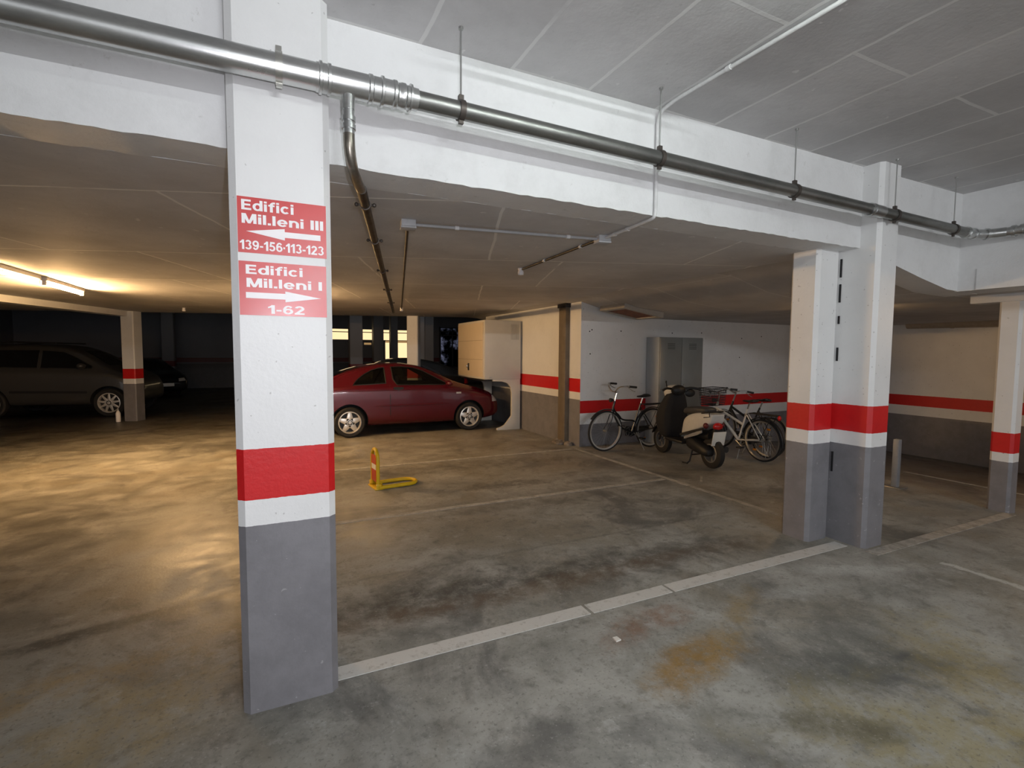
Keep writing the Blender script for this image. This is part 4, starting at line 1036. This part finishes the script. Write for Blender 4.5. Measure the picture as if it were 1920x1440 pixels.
# ------------------------------------------------------------------ scooter
hx = math.atan2(1.21, .166)
t = thing('scooter', 'white motor scooter with a dark leg cover and a blank white plate', 'scooter', (5.756, 5.235, 0), hx)
def fat_wheel(name_parent, x, r, rim):
    M = Matrix.Translation((x, 0, r)) @ Matrix.Rotation(PI/2, 4, 'X'); b = MB()
    b.lathe([(rim, -.045), (r*.85, -.05), (r*.97, -.035), (r, 0), (r*.97, .035), (r*.85, .05), (rim, .045)], 40, M); w = b.build('wheel', M_rubber, name_parent)
    b = MB(); b.lathe([(rim+.004, .046), (rim-.012, .05), (rim-.02, .02), (rim-.02, -.02), (rim-.012, -.05), (rim+.004, -.046)], 36, M)
    for k in range(3):
        a = 2*PI*k/3+.4; b.prism([(.02, -.022), (rim-.01, -.014), (rim-.01, .014), (.02, .022)], 'z', -.02, .02, M @ Matrix.Rotation(a, 4, 'Z'))
    b.lathe([(0, -.06), (.035, -.06), (.035, .06), (0, .06)], 18, M); b.build('rim', M_rimgrey, w)
fat_wheel(t, 0, .225, .135); fat_wheel(t, 1.23, .225, .135)
def hull(rings, name, mat, sub=2, M=None):
    b = MB(); b.loft(rings, M); return b.build(name, mat, t, sub=sub)
def oval(x, zc, h, w, n=12, sq=.0, yoff=0, dx=0):
    out = []
    for k in range(n):
        a = 2*PI*k/n+PI/n; c, s_ = math.cos(a), math.sin(a)
        out.append((x+dx*s_, yoff+w*math.copysign(abs(c)**(1-sq), c), zc+h*math.copysign(abs(s_)**(1-sq), s_)))
    return out
# tail fairing: rises to the rear
hull([oval(0.55, .55, .13, .12, sq=.6, dx=-.06), oval(0.514, .555, .165, .155, sq=.65, dx=-.06), oval(0.353, .625, .160, .168, sq=.65, dx=-.02), oval(0.17, .68, .135, .168, sq=.65), oval(0.003, .72, .100, .150, sq=.65), oval(-0.081, .735, .075, .125, sq=.65, dx=-.02), oval(-0.1, .735, .06, .10, sq=.6, dx=-.02)], 'tail_fairing', M_scooter)
b = MB()
for s_ in (-1, 1): b.prism([(.55, .405), (.55, .44), (.22, .545), (.02, .60), (.02, .575), (.22, .51)], 'y', s_*.163-.006, s_*.163+.006)
b.build('trim_strip', M_black, t)
b = MB()
for s_ in (-1, 1): b.prism([(.455, .37), (.455, .41), (.163, .525), (.06, .555), (.06, .52), (.163, .47)], 'y', s_*.150-.008, s_*.150+.008)
b.build('lower_panel', M_scgrey, t)
hull([oval(0.587, .77, .035, .09, sq=.3), oval(0.543, .80, .06, .125, sq=.3), oval(0.368, .815, .065, .145, sq=.3), oval(0.236, .835, .06, .145, sq=.3), oval(0.09, .845, .05, .13, sq=.3), oval(0.032, .845, .03, .09, sq=.3)], 'seat', M_seat)
b = MB(); b.tube([(.10, -.13, .80), (-.04, -.13, .84), (-.12, -.06, .85), (-.12, .06, .85), (-.04, .13, .84), (.10, .13, .80)], .011, 8)
b.tube([(-.04, -.13, .84), (-.04, .13, .84)], .009, 8); b.tube([(.03, -.13, .82), (.03, .13, .82)], .009, 8)
b.tube([(-.05, .12, .84), (-.07, .13, .77), (.03, .15, .75)], .007, 8); b.build('rear_carrier', M_black, t)
# footboard, leg shield, nose
b = MB(); b.box((.52, -.15, .27), (.98, .15, .32), bev=.02); b.build('footboard', M_black, t)
hull([oval(1.08, .42, .10, .15, sq=.3), oval(1.10, .55, .10, .19, sq=.3), oval(1.06, .70, .08, .20, sq=.3, dx=.02), oval(1.00, .88, .08, .17, sq=.3), oval(.96, .98, .05, .12, sq=.3)], 'leg_shield', M_scooter, 1)
rings = []
for z, xc, hx_, hy in ((.36, 1.08, .05, .13), (.48, 1.13, .07, .17), (.66, 1.12, .075, .185), (.84, 1.05, .07, .165), (.98, .99, .05, .12)):
    rings.append([(xc+hx_*math.cos(a), hy*math.sin(a), z) for a in [2*PI*k/14 for k in range(14)]])
hull(rings, 'front_fairing', M_scooter, 1)
# dark leg cover hanging over shield and footboard
rings = []
for z, xc, hx_, hy in ((.29, 1.0, .08, .10), (.34, 1.0, .14, .17), (.46, 1.0, .19, .22), (.60, 1.01, .20, .245), (.78, .97, .16, .235), (.94, .93, .115, .19), (1.04, .90, .08, .14), (1.06, .90, .05, .09)):
    ring = []
    for k in range(24):
        a = 2*PI*k/24; c, s_ = math.cos(a), math.sin(a)
        ring.append((xc+hx_*math.copysign(abs(c)**.65, c), hy*math.copysign(abs(s_)**.65, s_)*(1+.04*math.sin(7*a)), z+.01*math.sin(3*a)))
    rings.append(ring)
hull(rings, 'leg_cover', M_apron, 1)
# handlebar cowl
hull([oval(.80, 1.09, .05, .08, sq=.2), oval(.88, 1.085, .085, .14, sq=.2), oval(.99, 1.05, .125, .165, sq=.3), oval(1.06, 1.04, .10, .13, sq=.2), oval(1.09, 1.04, .05, .07, sq=.2)], 'handlebar_cowl', M_scooter, 1)
b = MB(); b.ball((.80, .03, 1.09), (.075, .13, .085)); b.build('dashboard', M_black, t)
for s_ in (-1, 1):
    b = MB(); b.tube(smooth_path([(.86, s_*.12, 1.11), (.82, s_*.24, 1.12), (.74, s_*.35, 1.10)], 4), .019, 12); b.build('grip', M_black, t)
    b = MB(); b.tube([(.88, s_*.17, 1.11), (.87, s_*.30, 1.10), (.80, s_*.37, 1.085)], .007, 8); b.build('brake_lever', M_steelbare, t)
b = MB(); b.tube([(.86, .20, 1.12), (.83, .24, 1.22)], .008, 8); b.ball((.825, .245, 1.225), (.014, .014, .02)); b.build('mirror_stub', M_black, t)
b = MB(); b.tube([(.88, -.16, 1.12), (.89, -.24, 1.05)], .007, 8); b.ball((.90, -.27, 1.03), (.028, .10, .066)); b.build('mirror', M_black, t)
b = MB(); b.ball((1.055, 0, 1.06), (.03, .085, .05)); b.build('headlamp', M_lens, t)
# fork, mudguard
b = MB()
for s_ in (-1, 1): b.tube([(1.12, s_*.07, .50), (1.17, s_*.075, .35), (1.23, s_*.07, .225)], .016, 10)
b.build('fork', M_darkmetal, t)
rings = []
for i in range(13):
    a = R(20)+R(140)*i/12; rings.append([(1.23+(.24+d_)*math.cos(a), y, .225+(.24+d_)*math.sin(a)) for d_, y in ((0, -.07), (.02, -.05), (.028, 0), (.02, .05), (0, .07), (-.006, .062), (.018, 0), (-.006, -.062))])
b = MB(); b.loft(rings); b.build('mudguard', M_black, t)
# engine, swing arm, rear mudguard, exhaust, stand
hull([oval(.52, .33, .10, .11, sq=.3), oval(.40, .33, .13, .14, sq=.3), oval(.20, .28, .10, .14, sq=.3, yoff=.03), oval(.0, .25, .08, .10, sq=.3, yoff=.07), oval(-.07, .24, .05, .06, sq=.3, yoff=.08)], 'engine', M_black, 1)
b = MB(); b.tube([(.50, 0, .40), (.30, 0, .46), (.02, 0, .48)], .075, 12); b.build('inner_mudguard', M_black, t)
b = MB(); b.tube([(.15, -.13, .26), (-.12, -.14, .29)], .045, 14); b.build('exhaust', M_darkmetal, t)
b = MB()
for s_ in (-1, 1): b.tube([(.36, s_*.07, .22), (.33, s_*.14, .05), (.35, s_*.17, .012), (.43, s_*.19, .012)], .012, 8)
b.tube([(.35, -.10, .14), (.35, .10, .14)], .010, 8); b.build('centre_stand', M_darkmetal, t)
# lamps and plate
b = MB(); b.ball((-.095, 0, .63), (.045, .080, .055)); b.build('tail_lamp', M_redlens, t)
for s_ in (-1, 1):
    b = MB(); b.ball((-.01, s_*.14, .635), (.05, .03, .042)); b.build('indicator', M_reddark, t)
b = MB(); b.prism([(-.08, .60), (-.12, .59), (-.09, .36), (-.06, .36)], 'y', -.07, .07); b.build('plate_bracket', M_black, t)
Mp = Matrix.Translation((-.122, 0, .455)) @ Matrix.Rotation(R(-12), 4, 'Y')
b = MB(); b.box((-.004, -.11, -.105), (.004, .11, .105), Mp, .002); b.build('number_plate', M_plate, t)
